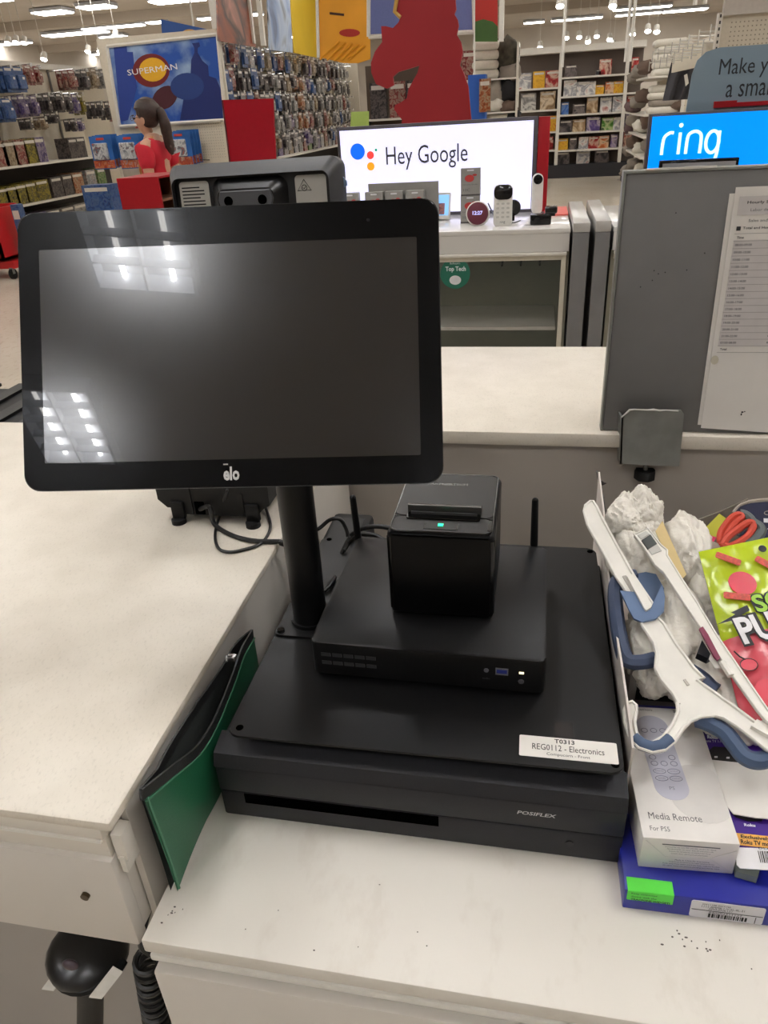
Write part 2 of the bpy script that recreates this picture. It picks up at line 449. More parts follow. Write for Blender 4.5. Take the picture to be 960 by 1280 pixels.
random.seed(31); b = MB()
for i in range(12):
    x, y = random.uniform(-.25, .6), random.uniform(.37, .47); r = random.uniform(.0004, .001)
    b.prism(ellipse(r, r * random.uniform(.5, 1), 6, x, y), .8600, .8603)
for cx_, cy_ in ((.145, .435), (.17, .43), (-.315, .385)):
    for i in range(7):
        b.prism(ellipse(.0012 * random.random() + .0004, .0008, 6, cx_ + random.gauss(0, .006), cy_ + random.gauss(0, .004)), .8600, .8603)
solo('crumbs', 'tiny dark crumbs scattered on the lower white worktop', 'crumbs', b, mat('crumb grey', (90, 84, 78), .9), kind='stuff')
# back ledge and its wall
solo('back_ledge', 'long speckled white ledge worktop behind the touchscreen', 'worktop', MB().bx(-.9, 1.6, 1.256, 1.80, .974, 1.0, .003), solid_top)
u = thing('ledge_cabinet', 'grey-white panelled cabinet below the back ledge', 'cabinet', (.4, 1.5, 0))
part('carcass', MB().bx(-.9, 1.6, 1.27, 1.78, 0, .9735), mat('ledge wall grey', (176, 169, 161), .6, noise_=(4, .05)), u)
# black bin beyond the raised worktop
u = thing('black_bin', 'black ribbed bin standing beyond the raised worktop', 'bin', (-1.5, 1.9, 0))
b = MB(); b.bx(-2.3, -1.14, 1.5, 2.2, 0, .74, .02)
part('body', b, rubber, u)
b = MB()
for i in range(9): b.bx(-2.25 + i * .12, -2.2 + i * .12, 1.49, 2.21, .74, .75)
part('ribs', b, black_pl, u)

# ================================================================ cash drawer and plate
u = thing('cash_drawer', 'wide charcoal cash drawer with a media slot on the lower worktop', 'cash drawer', (-.10, .70, .86))
DX0, DX1, DY = -.305, .104, .498
part('body', MB().bx(DX0, DX1, DY + .012, .905, .865, .951, .004), drawer_m, u)
b = MB()
b.add([(DX0, DY + .004, .951), (DX1, DY + .004, .951), (DX1, DY - .001, .9365), (DX0, DY - .001, .9365), (DX0, DY + .03, .957), (DX1, DY + .03, .957), (DX0, DY + .03, .9365), (DX1, DY + .03, .9365)],
      [[0, 3, 2, 1], [4, 0, 1, 5], [0, 4, 6, 3], [1, 2, 7, 5], [4, 5, 7, 6], [3, 6, 7, 2]])
part('top_lip', b, drawer_m, u)
fr = part('drawer_front', MB().bx(DX0, DX1, DY, DY + .02, .9015, .935, .002).bx(DX0, DX1, DY, DY + .02, .864, .9005, .003), drawer_m, u)
part('media_slot', MB().bx(-.278, -.073, DY - .0006, DY + .01, .8865, .8995), slot_m, fr)
txt('lettering', fr, 'POSIFLEX', mat('silver print', (200, 200, 200), .4), FR((.022, DY, .9208), (1, 0, 0), (0, 0, 1)), .036, height=.0048, bold=.02, shear=.25)
part('rubber_feet', MB().cyl((-.28, .53, .86), (-.28, .53, .866), .012).cyl((.08, .53, .86), (.08, .53, .866), .012).cyl((-.28, .87, .86), (-.28, .87, .866), .012).cyl((.08, .87, .86), (.08, .87, .866), .012), rubber, u)
part('key_lock', MB().cyl((.055, DY - .001, .885), (.055, DY + .004, .885), .004), drawer_m, fr)

u = thing('mounting_plate', 'thin black steel mounting plate over the cash drawer', 'plate', (-.095, .70, .972))
Mp = FR((-.0965, .706, .9725), (1, .008, 0), (-.008, 1, 0))
part('sheet', MB().prism(rrect(.388, .398, .012), 0, .0026, Mp, bev=.0008, seg=1), black_sm, u)
part('standoffs', MB().bx(-.27, .08, .56, .58, .957, .9725).bx(-.27, .08, .84, .86, .951, .9725), black_sm, u)
for hx, hy in ((-.183, -.188), (.186, -.189), (-.183, .19), (.186, .19)):
    part('hole', MB().prism(ellipse(.004, .004, 14, hx, hy), .0022, .0029, Mp), slot_m, u)
st = part('sticker', MB().prism(rrect(.0915, .0265, .0015, 3, .1437, -.1755), .0026, .0030, Mp), paper_m, u, 'white printed register sticker')
Ms = Mp @ Matrix.Translation((.1437, -.1755, .0030))
b = MB(); text_mb(b, 'T0313', Ms @ Matrix.Translation((-.003, .0085, 0)), .019, height=.0056, bold=.02)
text_mb(b, 'REG0112 - Electronics', Ms @ Matrix.Translation((0, -.0003, 0)), .067, height=.0075)
text_mb(b, 'Compucorn - Front', Ms @ Matrix.Translation((0, -.009, 0)), .040, height=.0046)
part('lettering', b, ink, st, smooth=False)
part('tape', MB().prism(rrect(.018, .024, .001, 2, .1405, -.152), .0026, .0028, Mp), mat('dark tape', (40, 38, 38), .25), u)

# ================================================================ mini computer, printer
u = thing('mini_computer', 'flat black mini computer with two antennas on the mounting plate', 'computer', (-.095, .71, .975))
Mc = FR((-.0975, .715, .9755), (1, -.012, 0), (.012, 1, 0))
def mc(x, y, z): return Mc @ Vector((x, y, z))
part('case', MB().prism(rrect(.250, .225, .008), .004, .046, Mc, bev=.003), black_sm, u)
b = MB()
for r in range(2):
    for k in range(5): b.box((-.108 + k * .0125, -.1128, .031 - r * .011), (.0105, .001, .0045), M=Mc)
part('vent', b, mat('vent grey', (44, 44, 46), .4), u)
part('feet', MB().box((-.10, -.09, .002), (.03, .02, .004), M=Mc).box((.10, -.09, .002), (.03, .02, .004), M=Mc).box((0, .09, .002), (.2, .02, .004), M=Mc), rubber, u)
pm = mat('port silver', (150, 150, 155), .3, metal=.6); bl = mat('port blue', (40, 52, 130), .4)
part('usb_port', MB().m(0).box((.081, -.1128, .029), (.013, .0012, .0085), M=Mc).m(1).box((.081, -.1132, .0295), (.0105, .0014, .0045), M=Mc), [pm, bl], u)
part('audio_jack', MB().cyl(mc(.065, -.1115, .029), mc(.065, -.1135, .029), .0025, n=12), pm, u)
part('power_light', MB().box((.101, -.1128, .0295), (.005, .0012, .0022), M=Mc), mat('led warm', (255, 240, 190), .4, noise_=None, emit=1.2), u)
part('power_button', MB().cyl(mc(.101, -.1115, .018), mc(.101, -.1132, .018), .003, n=12), mat('button ring', (80, 80, 84), .3), u)
b = MB(); text_mb(b, 'audio', Mc @ FR((.065, -.1128, .0185), (1, 0, 0), (0, 0, 1)), .008, height=.0024); part('lettering', b, gray_ink, u, smooth=False)
for (x0, t, lab) in ((-.222, (441, 622), 1), (.012, (669, 626), 2)):
    y0 = .835
    tp = py(t[0], t[1], .838)
    a = MB().cyl((x0, .828, .998), (x0, .846, .998), .006, n=12)
    part('antenna', a.cyl((x0, .840, .994), tp, .0052, .0042, 12).ball(tp, .0042, 10, 6), rubber, u)

u = thing('receipt_printer', 'black receipt printer with a green status light on the mini computer', 'receipt printer', (-.088, .735, 1.0225))
PX0, PX1, PY0, PY1 = -.1455, -.0305, .664, .806
PC = (PX0 + PX1) / 2
pr_m = mat('printer plastic', (4, 4, 5), .34, spec=.14, noise_=(300, .1), bump=(700, .06))
pr_t = mat('printer lid plastic', (24, 24, 23), .42, spec=.4, noise_=(300, .1), bump=(900, .1))
part('body', MB().bx(PX0, PX1, PY0, PY1, 1.0225, 1.129, .006, 3), pr_m, u)
Mt = FR((PC, (PY0 + PY1) / 2, 1.1288), (1, 0, 0), (0, 1, 0))
part('front_bezel', MB().prism(rrect(.106, .032, .007, 5, 0, -.0535), 0, .0014, Mt, bev=.0008, seg=1), pr_t, u)
lid = part('lid', MB().prism(rrect(.106, .1035, .006, 5, 0, .0155), 0, .0022, Mt, bev=.001, seg=1), pr_t, u)
txt('embossed_lettering', lid, 'PARTNERTECH', mat('embossed dark', (5, 5, 5), .2), Mt @ Matrix.Translation((-.004, .041, .0022)), .047, height=.0052, bold=.03)
hd = MB(); hd.prism([(-.04, -.0465), (.04, -.0465), (.04, -.0505), (-.04, -.0505)], .001, .004, Mt)
b = MB()
b.add([(-.040, -.010, .0022), (.040, -.010, .0022), (.040, -.025, .011), (-.040, -.025, .011), (-.040, -.029, .0105), (.040, -.029, .0105), (.040, -.030, .0015), (-.040, -.030, .0015)],
      [[0, 1, 2, 3], [3, 2, 5, 4], [4, 5, 6, 7], [0, 3, 4, 7], [1, 6, 5, 2], [0, 7, 6, 1]], Mt)
part('tear_bar', b, mat('tear bar satin', (58, 58, 56), .25), u)
part('paper_slot', MB().prism(rrect(.080, .014, .003, 3, 0, -.0365), .001, .0027, Mt), black_gl, u)
part('cutter', MB().box((0, -.0335, .0035), (.072, .0016, .004), M=Mt), mat('dark steel', (90, 90, 92), .3, metal=.5), u)
part('feed_button', MB().prism(rrect(.034, .0125, .001, 2, 0, -.0575), .0014, .0019, Mt), pr_t, u)
gsm = mat('gloss seam', (4, 4, 5), .15)
part('seam', MB().tube([Mt @ Vector((x, y, .0016)) for x, y in rrect(.1075, .138, .008, 5, 0, -.0005)], .0009, 6, closed=True), gsm, u)
part('seam', MB().box((0, -.0368, .0012), (.106, .0012, .0008), M=Mt), gsm, u)
for sx in (-.0175, .0175): part('seam', MB().box((sx, -.0575, .0018), (.0008, .0125, .0008), M=Mt), gsm, u)
part('edge_gloss', MB().tube([(PX0 + .0035, PY0 + .0035, 1.03), (PX0 + .0035, PY0 + .0035, 1.122)], .0036, 8), black_gl, u)
part('edge_gloss', MB().tube([(PX1 - .0035, PY0 + .0035, 1.03), (PX1 - .0035, PY0 + .0035, 1.122)], .0036, 8), black_gl, u)
part('status_light', MB().box((-.0008, -.0555, .0024), (.0055, .0045, .001), M=Mt), mat('green led', (40, 240, 160), .4, noise_=None, emit=1.6), u)
part('latch', MB().prism(rrect(.004, .022, .0015, 3, .051, -.052), .0, .002, Mt), black_gl, u)
part('front_groove', MB().bx(PX0 + .007, PX1 - .007, PY0 - .0004, PY0 + .001, 1.1245, 1.1255), slot_m, u)

# ================================================================ touchscreen on its pole
yw, pt, rl = math.radians(9.5), math.radians(-27.5), math.radians(1.0)
RT = Matrix.Rotation(yw, 3, 'Z') @ Matrix.Rotation(pt, 3, 'X') @ Matrix.Rotation(rl, 3, 'Y')
TC = Vector((-.2684, .6134, 1.3426))
ax, nz, az = RT.col[0], -RT.col[1], RT.col[2]
Mm = FR(TC, ax, az)
u = thing('touchscreen_monitor', 'large black touchscreen monitor tilted up on a round pole', 'monitor', (-.254, .70, .9755))
house = mat('monitor black', (10, 10, 11), .35, noise_=(200, .08))
part('housing', MB().prism(rrect(.381, .252, .015, 8), -.012, -.0012, Mm), house, u)
b = MB(); b.prism(rrect(.34, .21, .02, 6), -.012, -.040, Mm, taper=.8); part('rear_shell', b, house, u)
def glass_mat(name, rgb, rough, spec, haze):
    M = mat(name, rgb, rough, spec=spec, noise_=None); nt = M.node_tree; b = nt.nodes['Principled BSDF']
    b.inputs['Coat Weight'].default_value = haze; b.inputs['Coat Roughness'].default_value = .012; b.inputs['Coat IOR'].default_value = 1.45
    return M
bez = glass_mat('bezel glass', (3, 3, 4), .25, .10, .10)
scr = glass_mat('screen glass', (9, 11, 15), .22, .8, .8)
sn = scr.node_tree; n = sn.nodes.new('ShaderNodeTexNoise'); n.inputs['Scale'].default_value = 14; n.inputs['Detail'].default_value = 6
rr = sn.nodes.new('ShaderNodeValToRGB'); rr.color_ramp.elements[0].color = (.165,) * 3 + (1,); rr.color_ramp.elements[1].color = (.21,) * 3 + (1,)
sn.links.new(sn.nodes['Texture Coordinate'].outputs['Object'], n.inputs['Vector']); sn.links.new(n.outputs['Fac'], rr.inputs['Fac']); sn.links.new(rr.outputs['Color'], sn.nodes['Principled BSDF'].inputs['Roughness'])
bezel = part('bezel', MB().prism(rrect(.3795, .2505, .0145, 8), -.0012, 0, Mm, bev=.0006, seg=1), bez, u)
part('screen', MB().prism(rrect(.341, .1925, .001, 2, 0, -.0045), -.0004, .0002, Mm), scr, u)
lg = mat('light grey print', (205, 205, 205), .5)
b = MB(); text_mb(b, 'elo', Mm @ Matrix.Translation((.0005, -.1135, .0002)), .0146, height=.0125, bold=.035)
b.box((-.0046, -.1052, .0004), (.0042, .0012, .0003), M=Mm)
part('lettering', b, lg, bezel, smooth=False)
part('camera_dot', MB().prism(ellipse(.0016, .0016, 10, .128, .108), 0, .0003, Mm), mat('camera glass', (30, 30, 36), .1), bezel)
bm_ = TC - nz * .04
part('pole', MB().cyl((-.254, .700, .978), (-.254, .700, 1.40), .0205, n=28), black_sm, u)
part('mount_arm', MB().tube([bm_, Vector((-.258, .672, 1.335)), Vector((-.255, .70, 1.33))], .02, 12), house, u)
part('collar', MB().cyl((-.254, .70, .978), (-.254, .70, .983), .0235, n=28), black_sm, u)
part('base_plate', MB().prism(rrect(.072, .07, .006), 0, .003, FR((-.254, .700, .9752), (1, .0, 0), (0, 1, 0)), bev=.0008, seg=1), black_sm, u)
for bx_, by_ in ((-.283, .672), (-.225, .672), (-.283, .728), (-.225, .728)):
    part('bolt', MB().cyl((bx_, by_, .978), (bx_, by_, .9815), .0048, .004, 12).cyl((bx_, by_, .9815), (bx_, by_, .9818), .002, n=6), black_gl, u)

# ================================================================ customer display (its back)
u = thing('customer_display', 'small dark display seen from behind above the touchscreen', 'display', (-.319, .86, 1.33))
Md = FR((-.3205, .862, 1.412), (1, .0, .012), (0, .10, 1))
dk = mat('display shell grey', (46, 46, 48), .5, noise_=(300, .08), bump=(900, .1))
rc = mat('display recess', (10, 10, 12), .35)
out = rrect(.206, .138, .012, 6); inn = rrect(.186, .110, .009, 6, 0, -.001); mid_ = rrect(.198, .130, .011, 6)
n = len(out)
b = MB()
vs = [(x, y, -.03) for x, y in rrect(.206, .138, .012, 6)] + [(x, y, -.012) for x, y in out] + [(x, y, .008) for x, y in inn] + [(x, y, .000) for x, y in inn]
fs = [list(range(n))[::-1]] + [[k * n + i, k * n + (i + 1) % n, (k + 1) * n + (i + 1) % n, (k + 1) * n + i] for k in range(3) for i in range(n)]
b.add(vs, fs, Md)
part('shell', b, dk, u)
part('recess', MB().prism(inn, -.002, .0, Md), rc, u)
part('front_glass', MB().prism(rrect(.200, .132, .010, 6), -.031, -.03, Md), bez, u)
part('side_flap', MB().slab([py(x, y, .885) for x, y in ((418, 204), (422, 213), (433, 226), (434, 232), (424, 238), (419, 246))], (0, .002, 0)), mat('pale blue flap', (150, 180, 220), .3), u, 'pale blue plastic flap')
mb_ = MB(); base = rrect(.090, .074, .012, 6, -.002, .015); top = rrect(.066, .056, .008, 6, -.002, .012); k = len(base)
mb_.add([(x, y, 0) for x, y in base] + [(x, y, .016) for x, y in top], [list(range(k, 2 * k))] + [[i, (i + 1) % k, k + (i + 1) % k, k + i] for i in range(k)], Md)
mbk = part('mount_block', mb_, rc, u)
mp_ = part('mount_plate', MB().prism([(-.031, .038), (.028, .038), (.031, .029), (.022, -.001), (-.024, -.001), (-.034, .029)], .016, .019, Md, bev=.001, seg=1), mat('mount plate grey', (70, 71, 74), .5), u)
for hx, hy in ((-.0215, .0275), (.0185, .0275), (-.002, .0095)):
    part('hole', MB().prism(ellipse(.0052, .0052, 14, hx, hy), .0185, .0196, Md), slot_m, mp_)
sl = part('sticker', MB().prism(rrect(.036, .066, .004, 4, -.069, .0175), 0, .0006, Md), mat('silver sticker', (196, 194, 188), .4), u, 'silver rating sticker with small print')
b = MB()
for i in range(11):
    w = .029 * (.75 + .25 * math.sin(i * 2.1) ** 2); b.box((-.0695 - (.029 - w) / 2, .044 - i * .0036, .0008), (w, .0014, .0003), M=Md)
text_mb(b, 'CE UK CA', Md @ Matrix.Translation((-.069, -.0015, .0006)), .028, height=.006, bold=.02)
part('lettering', b, ink, sl, smooth=False)
sr = part('sticker', MB().prism(rrect(.036, .066, .004, 4, .070, .0175), 0, .0006, Md), mat('silver sticker', (196, 194, 188), .4), u, 'silver sticker with a triangle mark')
b = MB()
tri = [(.0625 + .0085 * math.cos(a) * 1.05, .0365 + .0075 * math.sin(a) + .002) for a in (math.radians(90), math.radians(210), math.radians(330))]
b.tube([Md @ Vector((x, y, .0007)) for x, y in tri], .0007, 6, closed=True)
b.tube([Md @ Vector((.0625 + .003 * math.cos(a), .0375 + .003 * math.sin(a), .0007)) for a in [i * math.pi / 6 for i in range(12)]], .0004, 5, closed=True)
b.tube([Md @ Vector(p + (.0007,)) for p in ((.0608, .0378), (.062, .0362), (.0648, .0395))], .0004, 5)
part('triangle_mark', b, ink, sr)
part('arm', MB().tube([Md @ Vector((-.002, -.012, .008)), Md @ Vector((-.002, -.05, .004)), Vector((-.30, .84, 1.345)), Vector((-.254, .722, 1.372)), Vector((-.254, .70, 1.372))], .012, 10), black_sm, u)
part('hinge', MB().cyl((-.34, .845, 1.352), (-.28, .845, 1.352), .012, n=12), black_sm, u)

# ================================================================ dock behind the monitor
u = thing('device_dock', 'black plastic dock on short feet behind the touchscreen', 'dock', (-.447, .95, 1.0))
b = MB()
prof = [(-.535, 1.035), (-.522, 1.022), (-.516, 1.022), (-.513, 1.012), (-.385, 1.012), (-.372, 1.026), (-.362, 1.032), (-.36, 1.12), (-.535, 1.12)]
b.slab([(x, .885, z) for x, z in prof], (0, .14, 0)); part('body', b, black_pl, u)
part('socket', MB().bx(-.478, -.463, .8835, .886, 1.013, 1.034, .001), slot_m, u)
part('rib', MB().bx(-.484, -.481, .883, .886, 1.013, 1.06).bx(-.405, -.401, .883, .886, 1.016, 1.05), black_pl, u)
for fx in (-.505, -.389):
    part('foot', MB().bx(fx - .010, fx + .010, .880, .89, 1.006, 1.034, .002).cyl((fx, .88, 1.0), (fx, .88, 1.007), .011, n=14), rubber, u)
    part('foot', MB().bx(fx - .010, fx + .010, .99, 1.0, 1.006, 1.034, .002).cyl((fx, .99, 1.0), (fx, .99, 1.007), .011, n=14), rubber, u)

# ================================================================ cables
cb = mat('black cable', (10, 10, 11), .45)
def cable(label, ctrl, r, k=8, name='cable'):
    b = MB(); b.tube(catmull(ctrl, k), r, 8); return solo(name, label, 'cable', b, cb, group='cables around the pole')
def zc(x, y, z): return tuple(pz(x, y, z))
cable('thick black cable from the dock curving to the pole', [(-.470, .884, 1.022), tuple(py(262, 634, .87)), zc(268, 655, 1.006), zc(290, 669, 1.0035), zc(318, 676, 1.0035), zc(350, 677, 1.0035), (-.330, .83, 1.0035), (-.310, .85, .985), (-.295, .86, .9795), (-.285, .80, .9795)], .0034)
cable('thin black cable looped on the raised worktop', [tuple(py(284, 612, .875)), zc(274, 645, 1.006), zc(269, 668, 1.0025), zc(273, 685, 1.0025), zc(286, 690, 1.0025), zc(305, 687, 1.0025), zc(325, 680, 1.0025), zc(335, 668, 1.0025), zc(338, 655, 1.0025), zc(332, 635, 1.006), tuple(py(322, 614, .90))], .0022)
cable('black cable arched behind the pole', [(-.325, .90, .985), tuple(py(396, 662, .93)), tuple(py(412, 650, .93)), tuple(py(425, 649, .93)), tuple(py(433, 662, .93)), tuple(py(436, 675, .92)), (-.246, .90, .978)], .003)
cable('black cable bundled behind the receipt printer', [(-.246, .91, .979), tuple(py(440, 668, .89)), tuple(py(455, 660, .88)), tuple(py(475, 658, .87)), tuple(py(492, 662, .86)), (-.15, .85, 1.01), (-.13, .81, 1.03)], .0034)
cable('second black cable bundled behind the receipt printer', [(-.25, .86, .979), tuple(py(437, 678, .87)), tuple(py(450, 668, .865)), tuple(py(468, 669, .86)), tuple(py(482, 676, .85)), (-.16, .84, 1.0), (-.12, .81, 1.04)], .003)
cable('black cable hanging down beside the pole', [tuple(py(437, 672, .875)), tuple(py(428, 690, .86)), tuple(py(424, 710, .85)), zc(416, 726, .979), zc(406, 738, .979), zc(398, 738, .979)], .003)
cable('short black cable emerging right of the printer', [(-.04, .81, 1.03), tuple(py(625, 684, .835)), tuple(py(640, 683, .84)), tuple(py(654, 688, .84)), (.004, .842, .99)], .0022)
u = thing('power_adapter', 'black power adapter tucked between pole and wall', 'adapter', (-.285, .985, .86))
part('case', MB().bx(-.318, -.25, .925, 1.06, .86, .93, .008), rubber, u)
part('label_plate', MB().bx(-.31, -.262, .94, 1.04, .9295, .9305), black_sm, u)

# ================================================================ green zip pouch
green = mat('green vinyl', (24, 92, 62), .42, noise_=(8, .08), bump=(500, .15))
u = thing('zip_pouch', 'green vinyl zip pouch wedged between worktop and cash drawer', 'pouch', (-.322, .54, .86))
tops = [tuple(px(x, y, -.317)) for x, y in ((181, 990), (212, 965), (240, 938), (258, 905), (276, 866), (292, 836), (303, 815), (322, 791))]
TT = catmull(tops, 6)
Y0 = TT[0].y; Y1 = TT[-1].y
def ztop(y):
    for a, c in zip(TT, TT[1:]):
        if a.y <= y <= c.y or (c is TT[-1]): return a.z + (c.z - a.z) * (y - a.y) / max(1e-6, c.y - a.y)
def side(sgn):
    def f(a, v):
        y = Y0 + (Y1 - Y0) * a
        zt = ztop(y) if sgn > 0 else max(ztop(y), 1.004 - .03 * a - .012 * abs(2 * a - 1))
        z = .8625 + .004 * math.sin(a * 9) + (zt - .8655) * v
        bul = math.sin(math.pi * min(1, a * 1.02)) ** .6
        open_ = (.010 * math.sin(math.pi * a) ** .8) * v ** 2 + .004 * math.sin(math.pi * v) * bul
        x = -.3245 + sgn * (.0015 + open_) * (1.0 if sgn > 0 else .7) + .003 * v * (1 - a) + .004 * math.sin(5 * a + 3 * v) * (1 - v) * .25
        if sgn > 0 and a < .30: x += .012 * (1 - a / .30) * (1 - v) * .4
        return Vector((x, y + .006 * (1 - v) * (1 - a), z))
    return f
part('front_sheet', MB().grid(side(1), 40, 20), green, u)
part('back_sheet', MB().grid(side(-1), 40, 20), mat('dark lining', (40, 44, 43), .7), u)
fs_, bs_ = side(1), side(-1)
lin_m = mat('grey lining', (72, 76, 74), .7)
part('lining', MB().grid(lambda a, v: fs_(a, .55 + .4 * v) - Vector((.0012, 0, 0)), 30, 8), lin_m, u)
zt = mat('black zip tape', (16, 17, 17), .6, bump=(700, .3))
z1 = MB().ribbon([fs_(i / 40, .985) + Vector((-.0008, 0, .001)) for i in range(41)], (0, 0, 1), .011, .0022)
z2 = MB().ribbon([bs_(i / 40, .985) + Vector((.0008, 0, .001)) for i in range(41)], (0, 0, 1), .011, .0022)
part('zip_tape', z1, zt, u); part('zip_tape', z2, zt, u)
cl = px(290, 822, -.318)
part('zip_puller', MB().box(cl, (.010, .008, .006), bev=.001).tube([cl + Vector((0, 0, .003)), cl + Vector((-.003, -.006, .006)), cl + Vector((-.001, -.012, .004))], .0014, 8), chrome, u)
part('welt', MB().tube([fs_(i / 40, .93) + Vector((.0008, 0, 0)) for i in range(41)], .0010, 6).tube([fs_(.012, i / 20 * .95) + Vector((.0005, 0, 0)) for i in range(21)], .0012, 6), mat('green welt', (70, 125, 98), .5), u)

# ================================================================ hand scanner in its holder
u = thing('barcode_scanner', 'black handheld barcode scanner hung under the drawer cabinet', 'scanner', (-.40, .47, .70))
hc = py(114, 1192, .45)
hf = lambda d: 1 + .18 * max(0, -d.x) - .16 * max(0, d.z) * abs(d.x)
part('head', MB().ball((0, 0, 0), (.044, .046, .025), 24, 14, Matrix.Translation(hc) @ Matrix.Rotation(.25, 4, 'Y'), hf), mat('scanner black', (22, 22, 23), .3), u)
part('brow', MB().tube([hc + Vector((.042 * math.cos(a), -.044 * math.sin(a) * .95, -.004)) for a in [math.pi * i / 12 for i in range(13)]], .006, 8), black_pl, u)
pb = py(88, 1206, .409)
part('button', MB().ball(pb, (.010, .005, .0075), 16, 8), mat('scanner button', (70, 58, 66), .3), u)
part('handle', MB().tube([hc + Vector((-.002, .0, -.012)), py(113, 1246, .455), py(112, 1330, .455)], [.019, .0165, .0175], 16), black_pl, u)
u2 = thing('scanner_holder', 'white folded bracket holding the black scanner', 'bracket', (-.40, .50, .72))
part('wing', MB().slab([py(52, 1237, .425), py(67, 1239, .425), py(80, 1224, .44), py(70, 1213, .44)], (.001, .0015, .002)), white_pl, u2)
part('wing', MB().slab([py(111, 1247, .405), py(127, 1249, .405), py(152, 1217, .42), py(140, 1210, .42)], (.001, .0015, .002)), white_pl, u2)
part('back_strap', MB().bx(-.46, -.36, .505, .51, .72, .815), white_pl, u2)

# coiled cord between the cabinets
co = []
P0, P1 = py(183, 1195, .40), py(192, 1290, .40)
for i in range(15 * 14 + 1):
    t = i / (15 * 14); a = 2 * math.pi * i / 14
    c = P0.lerp(P1 + Vector((.0, 0, -.05)), t)
    co.append(c + Vector((math.cos(a) * .0125, math.sin(a) * .0125, 0)))
lead = catmull([tuple(py(188, 1132, .42)), tuple(py(182, 1150, .405)), tuple(py(178, 1170, .40)), tuple(py(178, 1185, .398)), co[0]], 8)
solo('coiled_cord', 'black coiled scanner cord hanging between the two cabinets', 'cord', MB().tube(lead[:-1] + co, .0034, 7), cb)

# ================================================================ grey panel clamped on the ledge
u = thing('metal_divider', 'tall grey steel partition panel standing on the back ledge', 'panel', (.45, 1.285, 1.0))
part('sheet', MB().bx(.126, .80, 1.272, 1.292, 1.0005, 1.418, .003), grey_steel, u)
part('edge_trim', MB().bx(.1225, .1265, 1.270, 1.294, 1.001, 1.42, .001).bx(.1225, .80, 1.270, 1.294, 1.4175, 1.4215, .001), galv, u)
b = MB()
for dx, z in ((.205, 1.36), (.182, 1.26), (.19, 1.27), (.20, 1.272), (.232, 1.275), (.255, 1.30), (.165, 1.25), (.183, 1.275)):
    b.cyl((dx, 1.2715, z), (dx, 1.2722, z), .0011, n=8)
part('scuff', b, dark_m, u)
b = MB()
random.seed(3)
for i in range(9):
    x = .16 + i * .011; b.box((x, 1.2705, 1.4225), (.012, .004, .0022 + .001 * random.random()), rot=random.uniform(-.3, .3))
part('tape_remnant', b, mat('clear tape', (216, 214, 208), .25), u)
u = thing('panel_clamp', 'small grey steel clamp plate holding the panel to the ledge', 'clamp', (.2, 1.24, .96))
A, B, C_, D = py(778, 512, 1.245), py(856, 513, 1.245), py(849, 583, 1.245), py(775, 580, 1.245)
poly = [A + Vector((.012, 0, 0)), B + Vector((-.006, 0, 0)), B + Vector((0, 0, -.008)), C_, D, A + Vector((0, 0, -.014))]
part('plate', MB().slab(poly, (0, .004, 0)), galv, u)
part('bent_lip', MB().slab([A + Vector((0, 0, -.014)), D, D + Vector((-.004, .035, 0)), A + Vector((-.004, .035, -.014))], (.003, 0, 0)), galv, u)
part('foot', MB().slab([D + Vector((0, .004, 0)), C_ + Vector((0, .004, 0)), C_ + Vector((0, .045, 0)), D + Vector((0, .045, 0))], (0, 0, .003)), galv, u)
b = MB(); random.seed(5)
top = [A + Vector((0, -.0006, -.014)), A + Vector((.012, -.0006, 0))] + [A.lerp(B, t) + Vector((0, -.0006, .0008 * math.sin(t * 40))) for t in (.2, .4, .5, .6, .7, .9)]
b.tube(top, [.0012, .0018, .0013, .0014, .0022, .0016, .001, .0016], 6)
part('worn_edge', b, mat('bare scratched steel', (205, 205, 200), .4), u)
kc = py(806, 592, 1.262)
part('knob', MB().prism([(.017 * math.cos(a) * (1 + .08 * (i % 2)), .017 * math.sin(a) * (1 + .08 * (i % 2))) for i, a in enumerate([2 * math.pi * k / 14 for k in range(14)])], -.009, .008, Matrix.Translation(kc), bev=.002, seg=1), rubber, u)
part('screw', MB().cyl(kc + Vector((0, 0, .008)), kc + Vector((0, 0, .026)), .004, n=10), galv, u)

u = thing('paper_sheet', 'white printed schedule sheet taped on the grey panel, upper sheet', 'paper', (.34, 1.268, 1.03))
PA, PB = py(920, 234, 1.2665), py(876, 535, 1.2665)
PB2 = PB
PBr = PB + Vector((.225, 0, -.012)); PAr = PA + Vector((.214, 0, 0))
part('sheet', MB().slab([PA, PAr, PBr, PB2], (0, .0008, 0)), paper_m, u)
